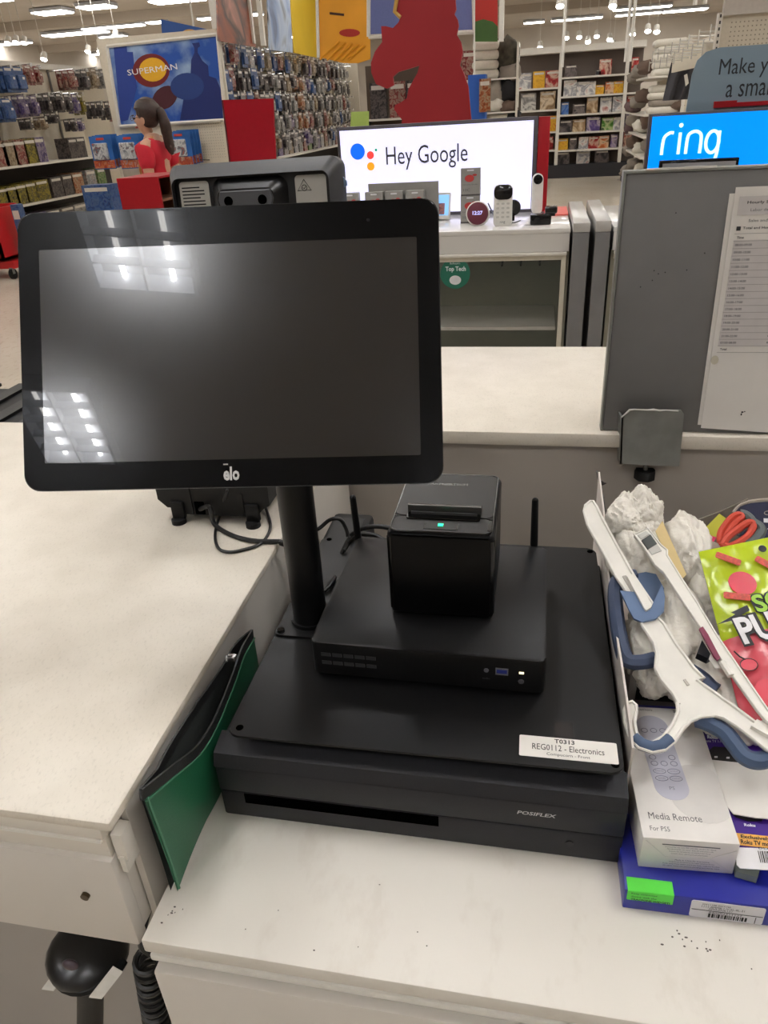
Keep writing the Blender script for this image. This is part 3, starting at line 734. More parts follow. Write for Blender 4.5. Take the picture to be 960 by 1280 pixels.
# table rows on the sheet, read in the sheet's own frame
xa = (PAr - PA).normalized(); ya = (PA - PB).normalized()
Mp2 = Matrix((xa, ya, xa.cross(ya))).transposed().to_4x4(); Mp2.translation = PA + Vector((0, -.0006, 0))
b = MB(); g = MB()
HL = (PA - PB).length
text_mb(b, 'Hourly Summary', Mp2 @ Matrix.Translation((.048, -.022, 0)), .058, height=.0052, bold=.02)
text_mb(g, 'Labor data for this week', Mp2 @ Matrix.Translation((.060, -.032, 0)), .07, height=.004)
text_mb(g, 'Sales and traffic are listed', Mp2 @ Matrix.Translation((.062, -.047, 0)), .075, height=.004)
text_mb(b, 'Total and Hourly Logged', Mp2 @ Matrix.Translation((.050, -.058, 0)), .064, height=.0046, bold=.02)
b.box((.012, -.058, .0004), (.006, .006, .0003), M=Mp2)
for i in range(17):
    y = -.071 - i * .0108
    if i in (0, 16): text_mb(b, 'Time' if i == 0 else 'Total', Mp2 @ Matrix.Translation((.0165, y, 0)), .010, height=.0034, bold=.02)
    else:
        text_mb(g, '%02d:00-%02d:00' % (7 + i % 15, 8 + i % 15), Mp2 @ Matrix.Translation((.0225, y, 0)), .024, height=.0036, bold=.02)
        text_mb(g, '%d,%03d.00' % (2 + i * 7 % 9, i * 37 % 1000), Mp2 @ Matrix.Translation((.092, y, 0)), .024, height=.0036, bold=.02)
part('lettering', b, ink, u, smooth=False); part('lettering', g, gray_ink, u, smooth=False)
lm = mat('pale print tint', (205, 201, 200), .7)
part('table_tint', MB().box((.112, -.026, .0001), (.21, .026, .0002), M=Mp2).box((.112, -.157, .0001), (.208, .164, .0002), M=Mp2), lm, u)
b = MB()
for i in range(18): b.box((.11, -.0655 - i * .0108, .0003), (.205, .0005, .0003), M=Mp2)
part('table_line', b, mat('table line grey', (150, 147, 145), .7), u)
part('stain', MB().prism(ellipse(.006, .0075, 16, .006, -.262), .0, .0003, Mp2), mat('paper stain', (205, 200, 184), .8), u)
part('ink_mark', MB().prism(ellipse(.002, .0015, 8, .062, -.352), .0, .0004, Mp2).prism(ellipse(.0012, .0022, 8, .061, -.356), .0, .0004, Mp2).prism(ellipse(.0012, .001, 8, .0655, -.351), .0, .0004, Mp2), ink, u)
PA3, PB3 = py(912, 242, 1.2685), py(872, 531, 1.2685)
solo('paper_sheet', 'under sheet of white paper peeking out behind the printed schedule', 'paper', MB().slab([PA3, PA3 + Vector((.2, 0, 0)), PB3 + Vector((.2, 0, 0)), PB3], (0, .0008, 0)), paper_m)

# ================================================================ pile of goods beside the drawer
blue_m = mat('blue carton', (26, 34, 138), .3, noise_=(7, .25))
u = thing('blue_box', 'flat glossy blue carton at the bottom of the pile beside the drawer', 'box', (.26, .56, .86))
Mb = FR((.1025, .4545, .8605), (1, .012, 0), (-.012, 1, 0))
part('carton', MB().box((.165, .115, .0135), (.33, .23, .027), bev=.0015, M=Mb), blue_m, u)
Mf = Mb @ FR((0, 0, .0135), (1, 0, 0), (0, 0, 1))
gs = part('green_sticker', MB().prism(rrect(.040, .012, .001, 2, .0225, .0065), 0, .0006, Mf).box((.0225, .006, .02725), (.040, .014, .0004), M=Mb), mat('neon green sticker', (90, 220, 70), .5), u)
b = MB(); text_mb(b, 'TRACFONE WIDGET!', Mf @ Matrix.Translation((.023, .0022, .0006)), .034, height=.0028, bold=.03)
text_mb(b, 'device with the', Mf @ Matrix.Translation((.017, .0062, .0006)), .022, height=.0024)
text_mb(b, 'Keep connected', Mf @ Matrix.Translation((.017, .0101, .0006)), .022, height=.0024)
part('lettering', b, ink, gs, smooth=False)
ls = part('label_sticker', MB().prism(rrect(.062, .0225, .002, 3, .089, -.0005), 0, .0006, Mf), mat('white label', (225, 224, 228), .4), u)
b = MB(); random.seed(11)
text_mb(b, '35911108 0427190', Mf @ Matrix.Translation((.079, .0075, .0006)), .024, height=.0022)
text_mb(b, '1111-BMM8-1-V-5L-8L-21', Mf @ Matrix.Translation((.085, .0045, .0006)), .036, height=.0026)
text_mb(b, 'AMAZNK151', Mf @ Matrix.Translation((.083, .0017, .0006)), .020, height=.0022)
b.box((.089, -.0008, .0009), (.06, .0005, .0003), M=Mf)
text_mb(b, '840002311127', Mf @ Matrix.Translation((.088, -.0028, .0006)), .028, height=.0022)
xx = .074
while xx < .105:
    w = random.choice((.0006, .0006, .0012, .0018)); b.box((xx + w / 2, -.0072, .0009), (w, .0052, .0003), M=Mf); xx += w + random.choice((.0006, .001))
b.box((.1135, -.0065, .0009), (.0005, .0085, .0003), M=Mf)
part('lettering', b, ink, ls, smooth=False)

u = thing('remote_box', 'white carton with a pale remote pictured on it, lying on the blue carton', 'box', (.155, .56, .888))
Mw = FR((.1165, .4795, .888), (1, .055, 0), (-.055, 1, 0))
BW, BL, BH = .0835, .172, .041
cart = mat('white carton', (226, 223, 220), .4)
part('carton', MB().box((BW / 2, BL / 2, BH / 2), (BW, BL, BH), bev=.0008, M=Mw), cart, u)
Mtp = Mw @ Matrix.Translation((0, 0, BH))
part('art_circle', MB().prism([(.062 + .030 * math.cos(a) if .062 + .03 * math.cos(a) < BW - .001 else BW - .001, .055 + .035 * math.sin(a)) for a in [2 * math.pi * i / 28 for i in range(28)]], 0, .0002, Mtp), mat('pale print', (212, 209, 206), .4), u)
rp = part('printed_remote', MB().prism(rrect(.032, .112, .0158, 8), 0, .0004, Mtp @ Matrix.Translation((.0345, .100, 0)) @ Matrix.Rotation(.05, 4, 'Z')), mat('remote print lilac', (186, 186, 200), .4), u)
b = MB(); Mr = Mtp @ Matrix.Translation((.0345, .100, .0004)) @ Matrix.Rotation(.05, 4, 'Z')
ring = lambda x, y, rx, ry: b.tube([Mr @ Vector((x + rx * math.cos(a), y + ry * math.sin(a), .0001)) for a in [2 * math.pi * i / 14 for i in range(14)]], .00035, 4, closed=True)
for yy in (.034, -.003, -.011):
    for xx in (-.0095, .0, .0095):
        if yy != -.003 or xx: ring(xx, yy, .0032, .003)
for yy in (-.021, -.030):
    for xx in (-.0068, .0068): ring(xx, yy, .006, .0032)
text_mb(b, 'Disney', Mr @ Matrix.Translation((-.0068, -.021, 0)), .008); text_mb(b, 'NETFLIX', Mr @ Matrix.Translation((.0068, -.021, 0)), .008)
text_mb(b, 'Spotify', Mr @ Matrix.Translation((-.0068, -.030, 0)), .007); text_mb(b, 'YouTube', Mr @ Matrix.Translation((.0068, -.030, 0)), .008)
text_mb(b, 'PS', Mr @ Matrix.Translation((0, -.042, 0)), .005)
part('buttons', b, mat('remote print ink', (120, 120, 135), .5), rp, smooth=False)
b = MB(); text_mb(b, 'Media Remote', Mtp @ Matrix.Translation((.0325, .0245, 0)), .0475, height=.0075)
text_mb(b, 'For PS5', Mtp @ Matrix.Translation((.0165, .0105, 0)), .0175, height=.0052)
text_mb(b, 'PlayStation', Mtp @ Matrix.Translation((.0225, .1645, 0)), .028, height=.004)
text_mb(b, 'SONY', Mtp @ Matrix.Translation((.0665, .1645, 0)), .016, height=.0036, bold=.03)
part('lettering', b, mat('print grey', (95, 95, 98), .5), u, smooth=False)
part('blue_strip', MB().box((BW / 2, BL - .0015, 0.0001), (BW, .003, .0004), M=Mtp), mat('navy strip', (38, 36, 110), .4), u)
Me = Mw @ FR((0, 0, BH / 2), (1, 0, 0), (0, 0, 1))
b = MB(); b.box((.0425, .0135, .0003), (.05, .0010, .0003), M=Me)
for i in range(4): text_mb(b, ('Licensed for use with PS5 consoles, see box for details', 'Manufactured for the owner, keep the instructions safe', 'Requires two AA batteries, not included with the set', 'Contents remote control, guide and safety booklet')[i], Me @ Matrix.Translation((.0425, .0105 - i * .0029, 0)), .044 - i * .004, height=.0019)
for i in range(4): text_mb(b, ('Made in China for Interactive', 'Designed and distributed by the maker named on the box', 'Keep away from water and from heat, read the booklet', 'All rights reserved, patents pending worldwide 2020')[i], Me @ Matrix.Translation((.046, -.0065 - i * .0029, 0)), .03 + .01 * min(i, 2), height=.0019)
part('small_print', b, gray_ink, u, smooth=False)
part('tape_fold', MB().tube([Me @ Vector(p) for p in ((.003, .017, .0002), (.022, -.003, .0002), (.06, -.001, .0002), (.082, .012, .0002))], .0004, 4).tube([Me @ Vector(p) for p in ((.06, -.001, .0002), (.081, -.017, .0002))], .0003, 4), mat('carton crease', (200, 197, 195), .4), u)

# purple packaged remote
purple = mat('purple card', (62, 28, 128), .35, noise_=(10, .1))
u = thing('packaged_remote', 'purple carded television remote under a white paper scrap', 'packaged remote', (.26, .56, .888))
RP0, RPn = (.21, .49, .905), (-.10, -.16, 1)
def rq(x, y, d=0): return pl(x, y, Vector(RP0) + Vector(RPn).normalized() * d, RPn)
part('card', MB().slab([rq(866, 893), rq(880, 935), rq(925, 1062), rq(1010, 1070), rq(1000, 900)], Vector((0, 0, -.004))), purple, u)
part('pictured_remote', MB().slab([rq(884, 952, .001), rq(886, 938, .001), rq(892, 933, .001), rq(907, 934, .001), rq(915, 938, .001), rq(923, 956, .001)], Vector((0, 0, -.0008))), mat('remote black print', (34, 32, 34), .3), u)
part('remote_tip', MB().slab([rq(915, 1016, .001), rq(958, 1019, .001), rq(952, 1026, .001), rq(935, 1026, .001), rq(920, 1021, .001)], Vector((0, 0, -.0008))), mat('remote black print', (34, 32, 34), .3), u)
oc = part('orange_strip', MB().slab([rq(919, 1041, .0008), rq(1000, 1049, .0008), rq(1000, 1064, .0008), rq(924, 1056, .0008)], Vector((0, 0, -.0006))), mat('orange strip', (240, 178, 84), .4), u)
def pxfr(x, y, x2, y2, fn, d):
    a = fn(x, y, d); c = fn(x2, y2, d); up = Vector(RPn if fn is rq else QN).normalized().cross((c - a).normalized()); return FR((a + c) / 2, c - a, up), (c - a).length
b = MB(); M_, L = pxfr(926, 1046, 985, 1052, rq, .0009); text_mb(b, 'Exclusively for all', M_, L, height=.0045, bold=.03)
M_, L = pxfr(926, 1052, 985, 1058, rq, .0009); text_mb(b, 'Roku TV models too', M_, L, height=.0045, bold=.03)
part('lettering', b, ink, oc, smooth=False)
b = MB(); M_, L = pxfr(884, 921, 897, 922, rq, .0003); text_mb(b, 'Roku', M_, L, height=.0045, bold=.05)
M_, L = pxfr(876, 926, 901, 927, rq, .0003); text_mb(b, 'remote TV 1:1', M_, L, height=.003)
M_, L = pxfr(930, 1031, 944, 1032, rq, .0003); text_mb(b, 'Roku', M_, L, height=.003, bold=.04)
part('lettering', b, mat('white print', (235, 235, 240), .5), u, smooth=False)
for x, y in ((895, 946), (910, 947)): part('key', MB().slab([rq(x - 2, y - 1, .0014), rq(x + 2, y - 1, .0014), rq(x + 2, y + 1, .0014), rq(x - 2, y + 1, .0014)], Vector((0, 0, -.0004))), mat('white print', (235, 235, 240), .5), u)
tg = part('price_tag', MB().slab([rq(919, 1059, .003), rq(1000, 1062, .003), rq(1000, 1090, .003), rq(925, 1085, .003), rq(921, 1081, .003)], Vector((0, 0, -.0008))), mat('white tag', (232, 232, 236), .4), u, 'white tag with a barcode')
b = MB(); random.seed(4); M_, L = pxfr(950, 1071, 985, 1073, rq, .0032); xx = -.012
while xx < .014:
    w = random.choice((.0006, .001, .0014)); b.box((xx, 0, .0002), (w, .011, .0003), M=M_); xx += w + random.choice((.0007, .0011))
text_mb(b, 'DLA8 021', M_ @ Matrix.Translation((0, .0082, 0)), .022, height=.0022)
part('barcode', b, ink, tg, smooth=False)
part('battery_card', MB().slab([rq(916, 1066, -.006), rq(952, 1080, -.006), rq(947, 1097, -.006), rq(920, 1089, -.006)], Vector((0, 0, -.008))), mat('grey green card', (120, 128, 122), .5), u)
solo('paper_scrap', 'white paper scrap lying over the purple carded remote', 'paper', MB().slab([rq(883, 949, .004), rq(960, 957, .005), rq(1000, 962, .005), rq(1000, 1026, .005), rq(945, 1022, .007), rq(917, 1017, .006), rq(909, 1008, .005)], Vector((0, 0, -.0012))), paper_m)

# open carton with ragged edge that holds the loose goods
cbm = mat('white cardboard', (214, 206, 200), .75, noise_=(40, .06))
brn = mat('torn brown edge', (150, 130, 108), .9)
u = thing('open_carton', 'torn white cardboard carton side standing along the mounting plate', 'carton', (.11, .85, .86))
pts = [px(x, y, X) for x, y, X in ((748, 590, .104), (754, 640, .104), (756, 690, .103), (766, 770, .102), (776, 830, .103), (786, 900, .106), (790, 935, .108))]
low = [Vector((.107, p.y, .862 if p.y > .69 else .889)) for p in pts]
for i in range(len(pts) - 1):
    b = MB(); b.slab([pts[i], pts[i + 1], low[i + 1], low[i]], (.0022, 0, 0)); part('side_sheet', b, cbm, u)
q = [px(748, 700, .107), px(741, 742, .100), px(752, 760, .103), px(768, 800, .111), px(766, 760, .112), px(757, 700, .112)]
part('torn_flap', MB().slab(q, (.0016, 0, 0)), cbm, u)
part('torn_edge', MB().tube([px(741, 740, .100), px(745, 747, .102), px(752, 762, .104)], [.003, .0042, .002], 7), brn, u)
fl = [px(745, 588, .110), px(749, 600, .110), px(757, 604, .110), px(751, 607, .110), px(756, 640, .112), px(751, 640, .110), px(748, 610, .109)]
part('torn_tip', MB().slab(fl, (.002, 0, 0)), mat('torn tip dark', (60, 56, 54), .8), u)
part('floor_sheet', MB().bx(.116, .55, .70, 1.10, .861, .863), cbm, u)

# crumpled bag
bagm = mat('crumpled white plastic', (232, 228, 219), .35, spec=.5, noise_=(20, .04), bump=(90, .6, .004))
def crumple(mb, c, r, amp, sc, seed, nu=84, nv=56, rot=None):
    M = Matrix.Translation(Vector(c)) @ (rot if rot is not None else Matrix())
    def fn(d):
        p = d * sc * .55 + Vector((seed, seed * 1.7, 0))
        w = noise.noise_vector(d * 1.6 + Vector((seed, 0, 3)))
        p2 = Vector((d.x * 3.6, d.y * 1.5, d.z * 3.6)) + w * 1.5 + Vector((seed, 2, seed))
        rid = 1 - abs(noise.noise(p2)) * 2.2
        return 1 + amp * .7 * noise.noise(p * 1.3) + amp * .26 * (rid - .5) + amp * .15 * (1 - abs(noise.noise(p2 * 2.3)) * 2)
    mb.ball((0, 0, 0), r, nu, nv, M, fn)
    return mb
b = MB()
def qat(x, y, d=0): return pl(x, y, Vector((.2, .5, .945)) + Vector((0, 0, d)), (0, -.3, 1))
QN = (0, -.3, 1)
crumple(b, qat(783, 655, -.018), (.026, .036, .036), .34, 2.2, 1.3)
crumple(b, qat(803, 645, -.012), (.024, .032, .034), .36, 2.0, 11.3)
crumple(b, qat(795, 672, -.02), (.030, .03, .03), .36, 2.0, 14.3)
crumple(b, qat(800, 700, -.04), (.038, .055, .045), .25, 2.6, 5.1)
crumple(b, qat(835, 780, -.05), (.040, .085, .045), .22, 3.0, 9.2)
crumple(b, qat(818, 815, -.05), (.034, .06, .04), .25, 3.0, 3.1)
crumple(b, qat(856, 695, -.055), (.030, .065, .050), .22, 3.0, 2.2)
crumple(b, qat(880, 740, -.065), (.03, .06, .045), .22, 3.0, 7.2)
crumple(b, qat(885, 850, -.045), (.045, .050, .035), .24, 3.0, 4.4)
crumple(b, qat(915, 880, -.04), (.045, .045, .03), .22, 3.2, 6.4)
solo('plastic_bag', 'crumpled white plastic bag heaped behind the large hanger', 'bag', b, bagm, ang=60)

# hangers
hw = mat('hanger white', (236, 234, 228), .28)
hb = mat('slate rubber', (66, 84, 112), .6)
def Q(x, y, d=0): return pl(x, y, Vector((.2, .5, .955)) + Vector((0, 0, d)), QN)
z3 = lambda x, y: (720 + x / 4, 580 + y / 4)
z4 = lambda x, y: (740 + x / 3.877, 840 + y / 3.877)
z5 = lambda x, y: (840 + x / 7.108, 780 + y / 7.108)
u = thing('clothes_hanger', 'large white plastic hanger with a hook and slate rubber grips', 'hanger', Q(850, 900))
outl = [z3(40, 235), z3(58, 305), z3(95, 370), z3(130, 430), z3(200, 560), z3(262, 650), z3(330, 800), z3(390, 890), z3(404, 950), z3(398, 1020), z3(430, 1080), z3(488, 1150), z3(515, 1200),
        z4(412, 150), z4(418, 190), z4(395, 245), z4(345, 315), z4(290, 345), z4(245, 330), z4(215, 295), z4(205, 240), z4(216, 190), z4(214, 160), z4(195, 143), z4(170, 150), z4(157, 185), z4(160, 245), z4(185, 315), z4(225, 365), z4(290, 388), z4(350, 378), z4(400, 335), z4(440, 275), z4(480, 235),
        z4(530, 217), z4(600, 210), z4(640, 220), z4(700, 258), z4(780, 318), z4(860, 385), z4(900, 420), z4(930, 360), z4(860, 295), z4(780, 235), z4(700, 175), z4(620, 118), z4(560, 75), z4(510, 40),
        z3(640, 1070), z3(590, 1020), z3(560, 980), z3(500, 900), z3(440, 800), z3(410, 770), z3(378, 690), z3(330, 620), z3(290, 560), z3(205, 410), z3(130, 270), z3(104, 215), z3(86, 186), z3(70, 186), z3(48, 205)]
part('frame', MB().slab([Q(x, y) for x, y in outl], Vector(QN).normalized() * -.0055), hw, u, ang=30)
rim = MB()
rim.tube([Q(x, y, .0006) for x, y in outl], .0019, 6, closed=True)
part('rim', rim, hw, u)
part('hook_grip', MB().ribbon([Q(*z4(x, y), .0012) for x, y in ((205, 322), (240, 352), (290, 367), (340, 357), (376, 330))], QN, .0105, .0115) if False else
     MB().tube([Q(*z4(x, y), -.001) for x, y in ((203, 318), (240, 350), (290, 367), (340, 357), (378, 325))], .0062, 10), hb, u, 'slate grip on the hook')
part('slot', MB().slab([Q(*z3(x, y), .0012) for x, y in ((232, 560), (250, 556), (292, 620), (300, 636), (278, 640))], (0, 0, -.001)), mat('hanger recess', (186, 182, 174), .5), u)
part('mark', MB().slab([Q(*z3(x, y), .0012) for x, y in ((536, 1078), (548, 1074), (568, 1102), (556, 1106))], (0, 0, -.001)), mat('hanger recess', (186, 182, 174), .5), u)
part('clip', MB().slab([Q(*z4(x, y), .006) for x, y in ((772, 260), (800, 228), (900, 275), (900, 330), (853, 305))], Vector(QN).normalized() * -.006), hw, u)
def band(ctr, wid, d, name, lab, wp=None):
    pts = catmull([Q(x, y, dd) for (x, y, dd) in ctr], 6)
    return part(name, MB().ribbon(pts, wp or QN, wid, .0022), hb, u, lab)
# rubber band wrapped round the upper arm (front wrap + back loop)
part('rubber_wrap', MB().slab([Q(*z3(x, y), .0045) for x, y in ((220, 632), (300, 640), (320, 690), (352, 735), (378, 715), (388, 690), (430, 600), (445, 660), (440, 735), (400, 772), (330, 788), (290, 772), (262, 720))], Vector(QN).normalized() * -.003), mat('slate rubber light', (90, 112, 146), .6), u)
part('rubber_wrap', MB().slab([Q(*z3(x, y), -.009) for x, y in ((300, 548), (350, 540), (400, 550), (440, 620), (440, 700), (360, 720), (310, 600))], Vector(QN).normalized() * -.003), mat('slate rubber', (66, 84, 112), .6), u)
part('inner_tongue', MB().slab([Q(*z3(x, y), .0075) for x, y in ((255, 560), (290, 545), (380, 702), (376, 716), (352, 731), (342, 722))], Vector(QN).normalized() * -.004), hw, u)
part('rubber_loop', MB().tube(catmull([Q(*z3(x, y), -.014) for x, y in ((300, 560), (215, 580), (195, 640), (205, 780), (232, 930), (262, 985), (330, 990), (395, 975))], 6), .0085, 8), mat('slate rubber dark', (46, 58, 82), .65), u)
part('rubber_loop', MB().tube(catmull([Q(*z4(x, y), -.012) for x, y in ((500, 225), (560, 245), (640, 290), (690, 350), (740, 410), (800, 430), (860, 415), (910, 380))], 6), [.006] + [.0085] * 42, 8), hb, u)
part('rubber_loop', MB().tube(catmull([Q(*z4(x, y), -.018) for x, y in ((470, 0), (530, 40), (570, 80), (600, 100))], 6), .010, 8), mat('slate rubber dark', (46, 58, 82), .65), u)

u = thing('clothes_hanger', 'slim white hanger with a grey size clip behind the large hanger', 'hanger', Q(870, 790, .005))
s2 = [z3(290, 352), z3(360, 322), z3(425, 405), z3(455, 430), z3(455, 455), z3(520, 560), z3(610, 700), z3(700, 850), z3(830, 1040), z3(960, 1230), z3(1010, 1300), z3(985, 1320), z3(905, 1225), z3(780, 1050), z3(660, 870), z3(600, 780), z3(520, 660), z3(440, 540), z3(398, 505), z3(370, 460), z3(330, 400)]
H2 = .010
part('frame', MB().slab([Q(x, y, H2) for x, y in s2], Vector(QN).normalized() * -.005), hw, u)
part('rim', MB().tube([Q(x, y, H2 + .0005) for x, y in s2], .0013, 6, closed=True), hw, u)
part('size_clip', MB().slab([Q(*z3(x, y), H2 + .002) for x, y in ((328, 380), (372, 352), (405, 398), (360, 425))], Vector(QN).normalized() * -.003), mat('clip grey', (70, 74, 74), .3), u)
part('clip_window', MB().slab([Q(*z3(x, y), H2 + .0012) for x, y in ((362, 425), (405, 398), (428, 432), (380, 452))], Vector(QN).normalized() * -.002), mat('clip pale', (196, 196, 192), .3), u)
part('clip_window', MB().slab([Q(*z3(x, y), H2 + .0012) for x, y in ((308, 356), (350, 334), (368, 350), (326, 374))], Vector(QN).normalized() * -.002), mat('clip pale', (196, 196, 192), .3), u)
part('maroon_insert', MB().slab([Q(*z3(x, y), H2 + .0025) for x, y in ((616, 822), (634, 812), (660, 850), (722, 968), (708, 980), (690, 960))], Vector(QN).normalized() * -.003), mat('maroon plastic', (112, 34, 62), .35), u)
part('peg', MB().tube([Q(*z3(730, 990), H2 + .001), Q(*z3(775, 1060), H2 + .001)], .0035, 8), hw, u)

solo('tan_card', 'narrow tan card strip standing beside the slim hanger', 'card', MB().slab([Q(*z3(x, y), .002) for x, y in ((398, 335), (432, 284), (552, 552), (520, 586), (460, 480))], Vector(QN).normalized() * -.0012), mat('tan card', (206, 184, 132), .7))
solo('dark_pouch', 'small black pouch with text, wedged under the slim hanger', 'pouch', MB().slab([Q(*z3(x, y), .0) for x, y in ((630, 880), (680, 960), (660, 972), (605, 945))], Vector(QN).normalized() * -.01), mat('black pouch', (18, 20, 26), .4))
solo('paper_tag', 'small printed white tag beside the maroon insert', 'tag', MB().slab([Q(*z3(x, y), .004) for x, y in ((672, 950), (712, 985), (724, 1020), (700, 1022), (664, 975))], Vector(QN).normalized() * -.001), paper_m)

# grey box with gold lettering
u = thing('grey_box', 'small grey and black box with olive lettering behind the white carton', 'box', (.135, .70, .865))
Mg = FR((.1215, .668, .93), (1, .03, 0), (-.03, 1, 0))
part('carton', MB().box((.032, .03, -.006), (.064, .055, .085), bev=.001, M=Mg), mat('grey carton', (132, 128, 124), .5), u)
fg = part('front_band', MB().box((.036, .0018, .006), (.056, .001, .03), M=Mg), mat('black band', (28, 27, 28), .4), u)
txt('lettering', fg, 'heyday', mat('olive print', (120, 112, 52), .5), Mg @ FR((.038, .0012, .004), (1, 0, 0), (0, 0, 1)), .032, height=.011)

# candy bag
u = thing('candy_bag', 'lime and pink candy pouch with bold white lettering', 'candy bag', pl(930, 860, (.2, .6, .95), (0, -.5, 1)))
CN = Vector((0, -.5, 1)).normalized(); CP = Vector((.2, .6, .968))
def cq(x, y, d=0): return pl(x, y, CP + CN * d, CN)
A, B = cq(873, 690), cq(910, 835)
wv = (cq(960, 672) - A); wv = wv.normalized(); dn = (B - A)
dn = (dn - wv * dn.dot(wv) * .0)
Wd_, Ln = .150, 1.42
def bagf(sgn):
    def f(a, v):
        p = A + wv * (Wd_ * a) + dn * (Ln * v)
        e = min(1, 5.5 * min(a, 1 - a)) * min(1, 6 * min(v, 1 - v))
        h = .011 * (e ** .6) + (.0018 * noise.noise(Vector((a * 9, v * 13, sgn))) + .001 * noise.noise(Vector((a * 30, v * 22, sgn)))) * (1 if e > .1 else .3)
        return p + CN * (sgn * max(h, .0004))
    return f
lime = mat('lime foil', (176, 196, 40), .22, noise_=(9, .12), bump=(40, .25, .002))
pink = mat('pink foil', (206, 84, 96), .25, noise_=(14, .15), bump=(60, .3, .002))
def bagsec(v0, v1): return lambda a, v: bagf(1)(a, v0 + (v1 - v0) * v)
part('front_lime', MB().grid(bagsec(0, .56), 40, 26), lime, u)
part('front_pink', MB().grid(bagsec(.56, 1), 40, 22), pink, u)
part('back_foil', MB().grid(bagf(-1), 20, 24), mat('silver foil', (190, 190, 188), .3, metal=.6), u)
xb = wv; yb = -dn.normalized()
def bagM(x, y):
    c = cq(x, y, .0135); return FR(c, xb, yb)
blk, wht, lgr = ink, mat('white print', (235, 235, 240), .5), mat('lime print', (150, 200, 50), .4)
def outlined(body, x, y, w, h, fill, nm):
    M_ = bagM(x, y)
    o = part(nm, text_mb(MB(), body, M_, w * 1.03, height=h * 1.06, bold=.11, align='L', lift=.0002, res=3), blk, u, smooth=False)
    part('lettering', text_mb(MB(), body, M_ @ Matrix.Translation((.0015, 0, .0006)), w * .985, height=h * .92, bold=.03, align='L', res=3), fill, o, smooth=False)
outlined('SOUR', 940, 756, .075, .023, lgr, 'outline_lettering')
outlined('PUNCH', 921, 790, .115, .034, wht, 'outline_lettering')
M_ = bagM(916, 772)
part('lightning_mark', MB().prism([(-.018, -.004), (.004, .003), (.001, .006), (.02, .0105), (.02, .004), (.010, .001), (.013, -.002)], 0, .0005, M_), blk, u)
cherry = mat('cherry print', (208, 34, 62), .3)
part('printed_ball', MB().prism(ellipse(.0145, .0145, 24), 0, .0005, bagM(928, 729)), cherry, u)
for x, y, rot in ((910, 699, -.7), (959, 706, -.9), (921, 746, -.35)):
    part('candy_stick', MB().prism(rrect(.027, .008, .002, 3), .0006, .0014, bagM(x, y) @ Matrix.Rotation(rot, 4, 'Z')), mat('candy red', (196, 74, 60), .5, noise_=(300, .3)), u)
part('punch_hole', MB().prism(ellipse(.0042, .0042, 18), 0, .0008, bagM(953, 686)), ink, u)
Mch = bagM(936, 831)
b = MB().prism(ellipse(.0085, .0065, 18), 0, .0005, Mch); pc = part('printed_cherry', b, cherry, u)
part('stem', MB().tube([Mch @ Vector(p) for p in ((-.001, .006, .0006), (-.005, .010, .0006), (-.008, .017, .0006))], .0008, 6).tube([Mch @ Vector((.0085 * math.cos(a), .0065 * math.sin(a), .0006)) for a in [i * math.pi / 10 for i in range(20)]], .0005, 5, closed=True), ink, pc)
part('printed_berry', MB().prism([(.014 * math.cos(a) * (1 + .06 * (i % 2)), .014 * math.sin(a) * (1 + .06 * (i % 2))) for i, a in enumerate([2 * math.pi * k / 22 for k in range(22)])], 0, .0005, bagM(962, 866)), cherry, u)

# scissors, small pack, navy package
u = thing('scissors', 'orange and grey handled scissors behind the candy pouch', 'scissors', py(925, 670, .88))
SN = Vector((-.05, -.62, .78)).normalized(); SP = py(920, 670, .87)
def sq(x, y, d=0): return pl(x, y, SP + SN * d, SN)
y4 = lambda x, y: (840 + x / 7.108, 610 + y / 7.111)
org = mat('orange grip', (196, 66, 44), .5); gry = mat('grey grip', (84, 92, 92), .55)
l1 = [sq(*y4(x, y)) for x, y in ((425, 470), (430, 400), (480, 320), (540, 255), (600, 235), (620, 260), (560, 310), (500, 390), (455, 470))]
l2 = [sq(*y4(x, y), .004) for x, y in ((450, 500), (500, 430), (580, 370), (660, 315), (710, 310), (720, 350), (680, 420), (600, 480), (510, 520))]
part('handle', MB().tube(catmull(l1 + [l1[0]], 4)[:-1], .0042, 8, closed=True), org, u)
part('handle', MB().tube(catmull(l2 + [l2[0]], 4)[:-1], .0048, 8, closed=True), org, u)
part('grip', MB().tube(catmull([sq(*y4(x, y), -.003) for x, y in ((600, 228), (660, 245), (705, 300), (640, 330), (560, 390))], 5), .0062, 8), gry, u)
part('grip', MB().tube(catmull([sq(*y4(x, y), .001) for x, y in ((715, 310), (770, 345), (785, 390), (740, 450), (650, 500))], 5), .0070, 8), gry, u)
part('blade', MB().slab([sq(*y4(430, 490), -.001), sq(*y4(500, 530), -.001), sq(*y4(440, 720), -.03), sq(*y4(400, 700), -.03)], SN * .002), galv, u)
u = thing('candy_pack', 'small lime green candy pack with a pink figure beside the scissors', 'candy pack', py(887, 680, .93))
KN = Vector((-.1, -.55, .83)).normalized(); KP = py(887, 663, .93)
def kq(x, y, d=0): return pl(x, y, KP + KN * d, KN)
part('pack', MB().slab([kq(*y4(210, 440)), kq(*y4(420, 228)), kq(*y4(490, 275)), kq(*y4(420, 380)), kq(*y4(330, 520)), kq(*y4(230, 520))], KN * -.012), mat('lime pack', (180, 178, 44), .4), u)
part('pink_blob', MB().slab([kq(*y4(x, y), .0006) for x, y in ((262, 480), (290, 430), (320, 410), (395, 440), (370, 480), (270, 500))], KN * -.0005), mat('hot pink print', (206, 36, 92), .4), u)
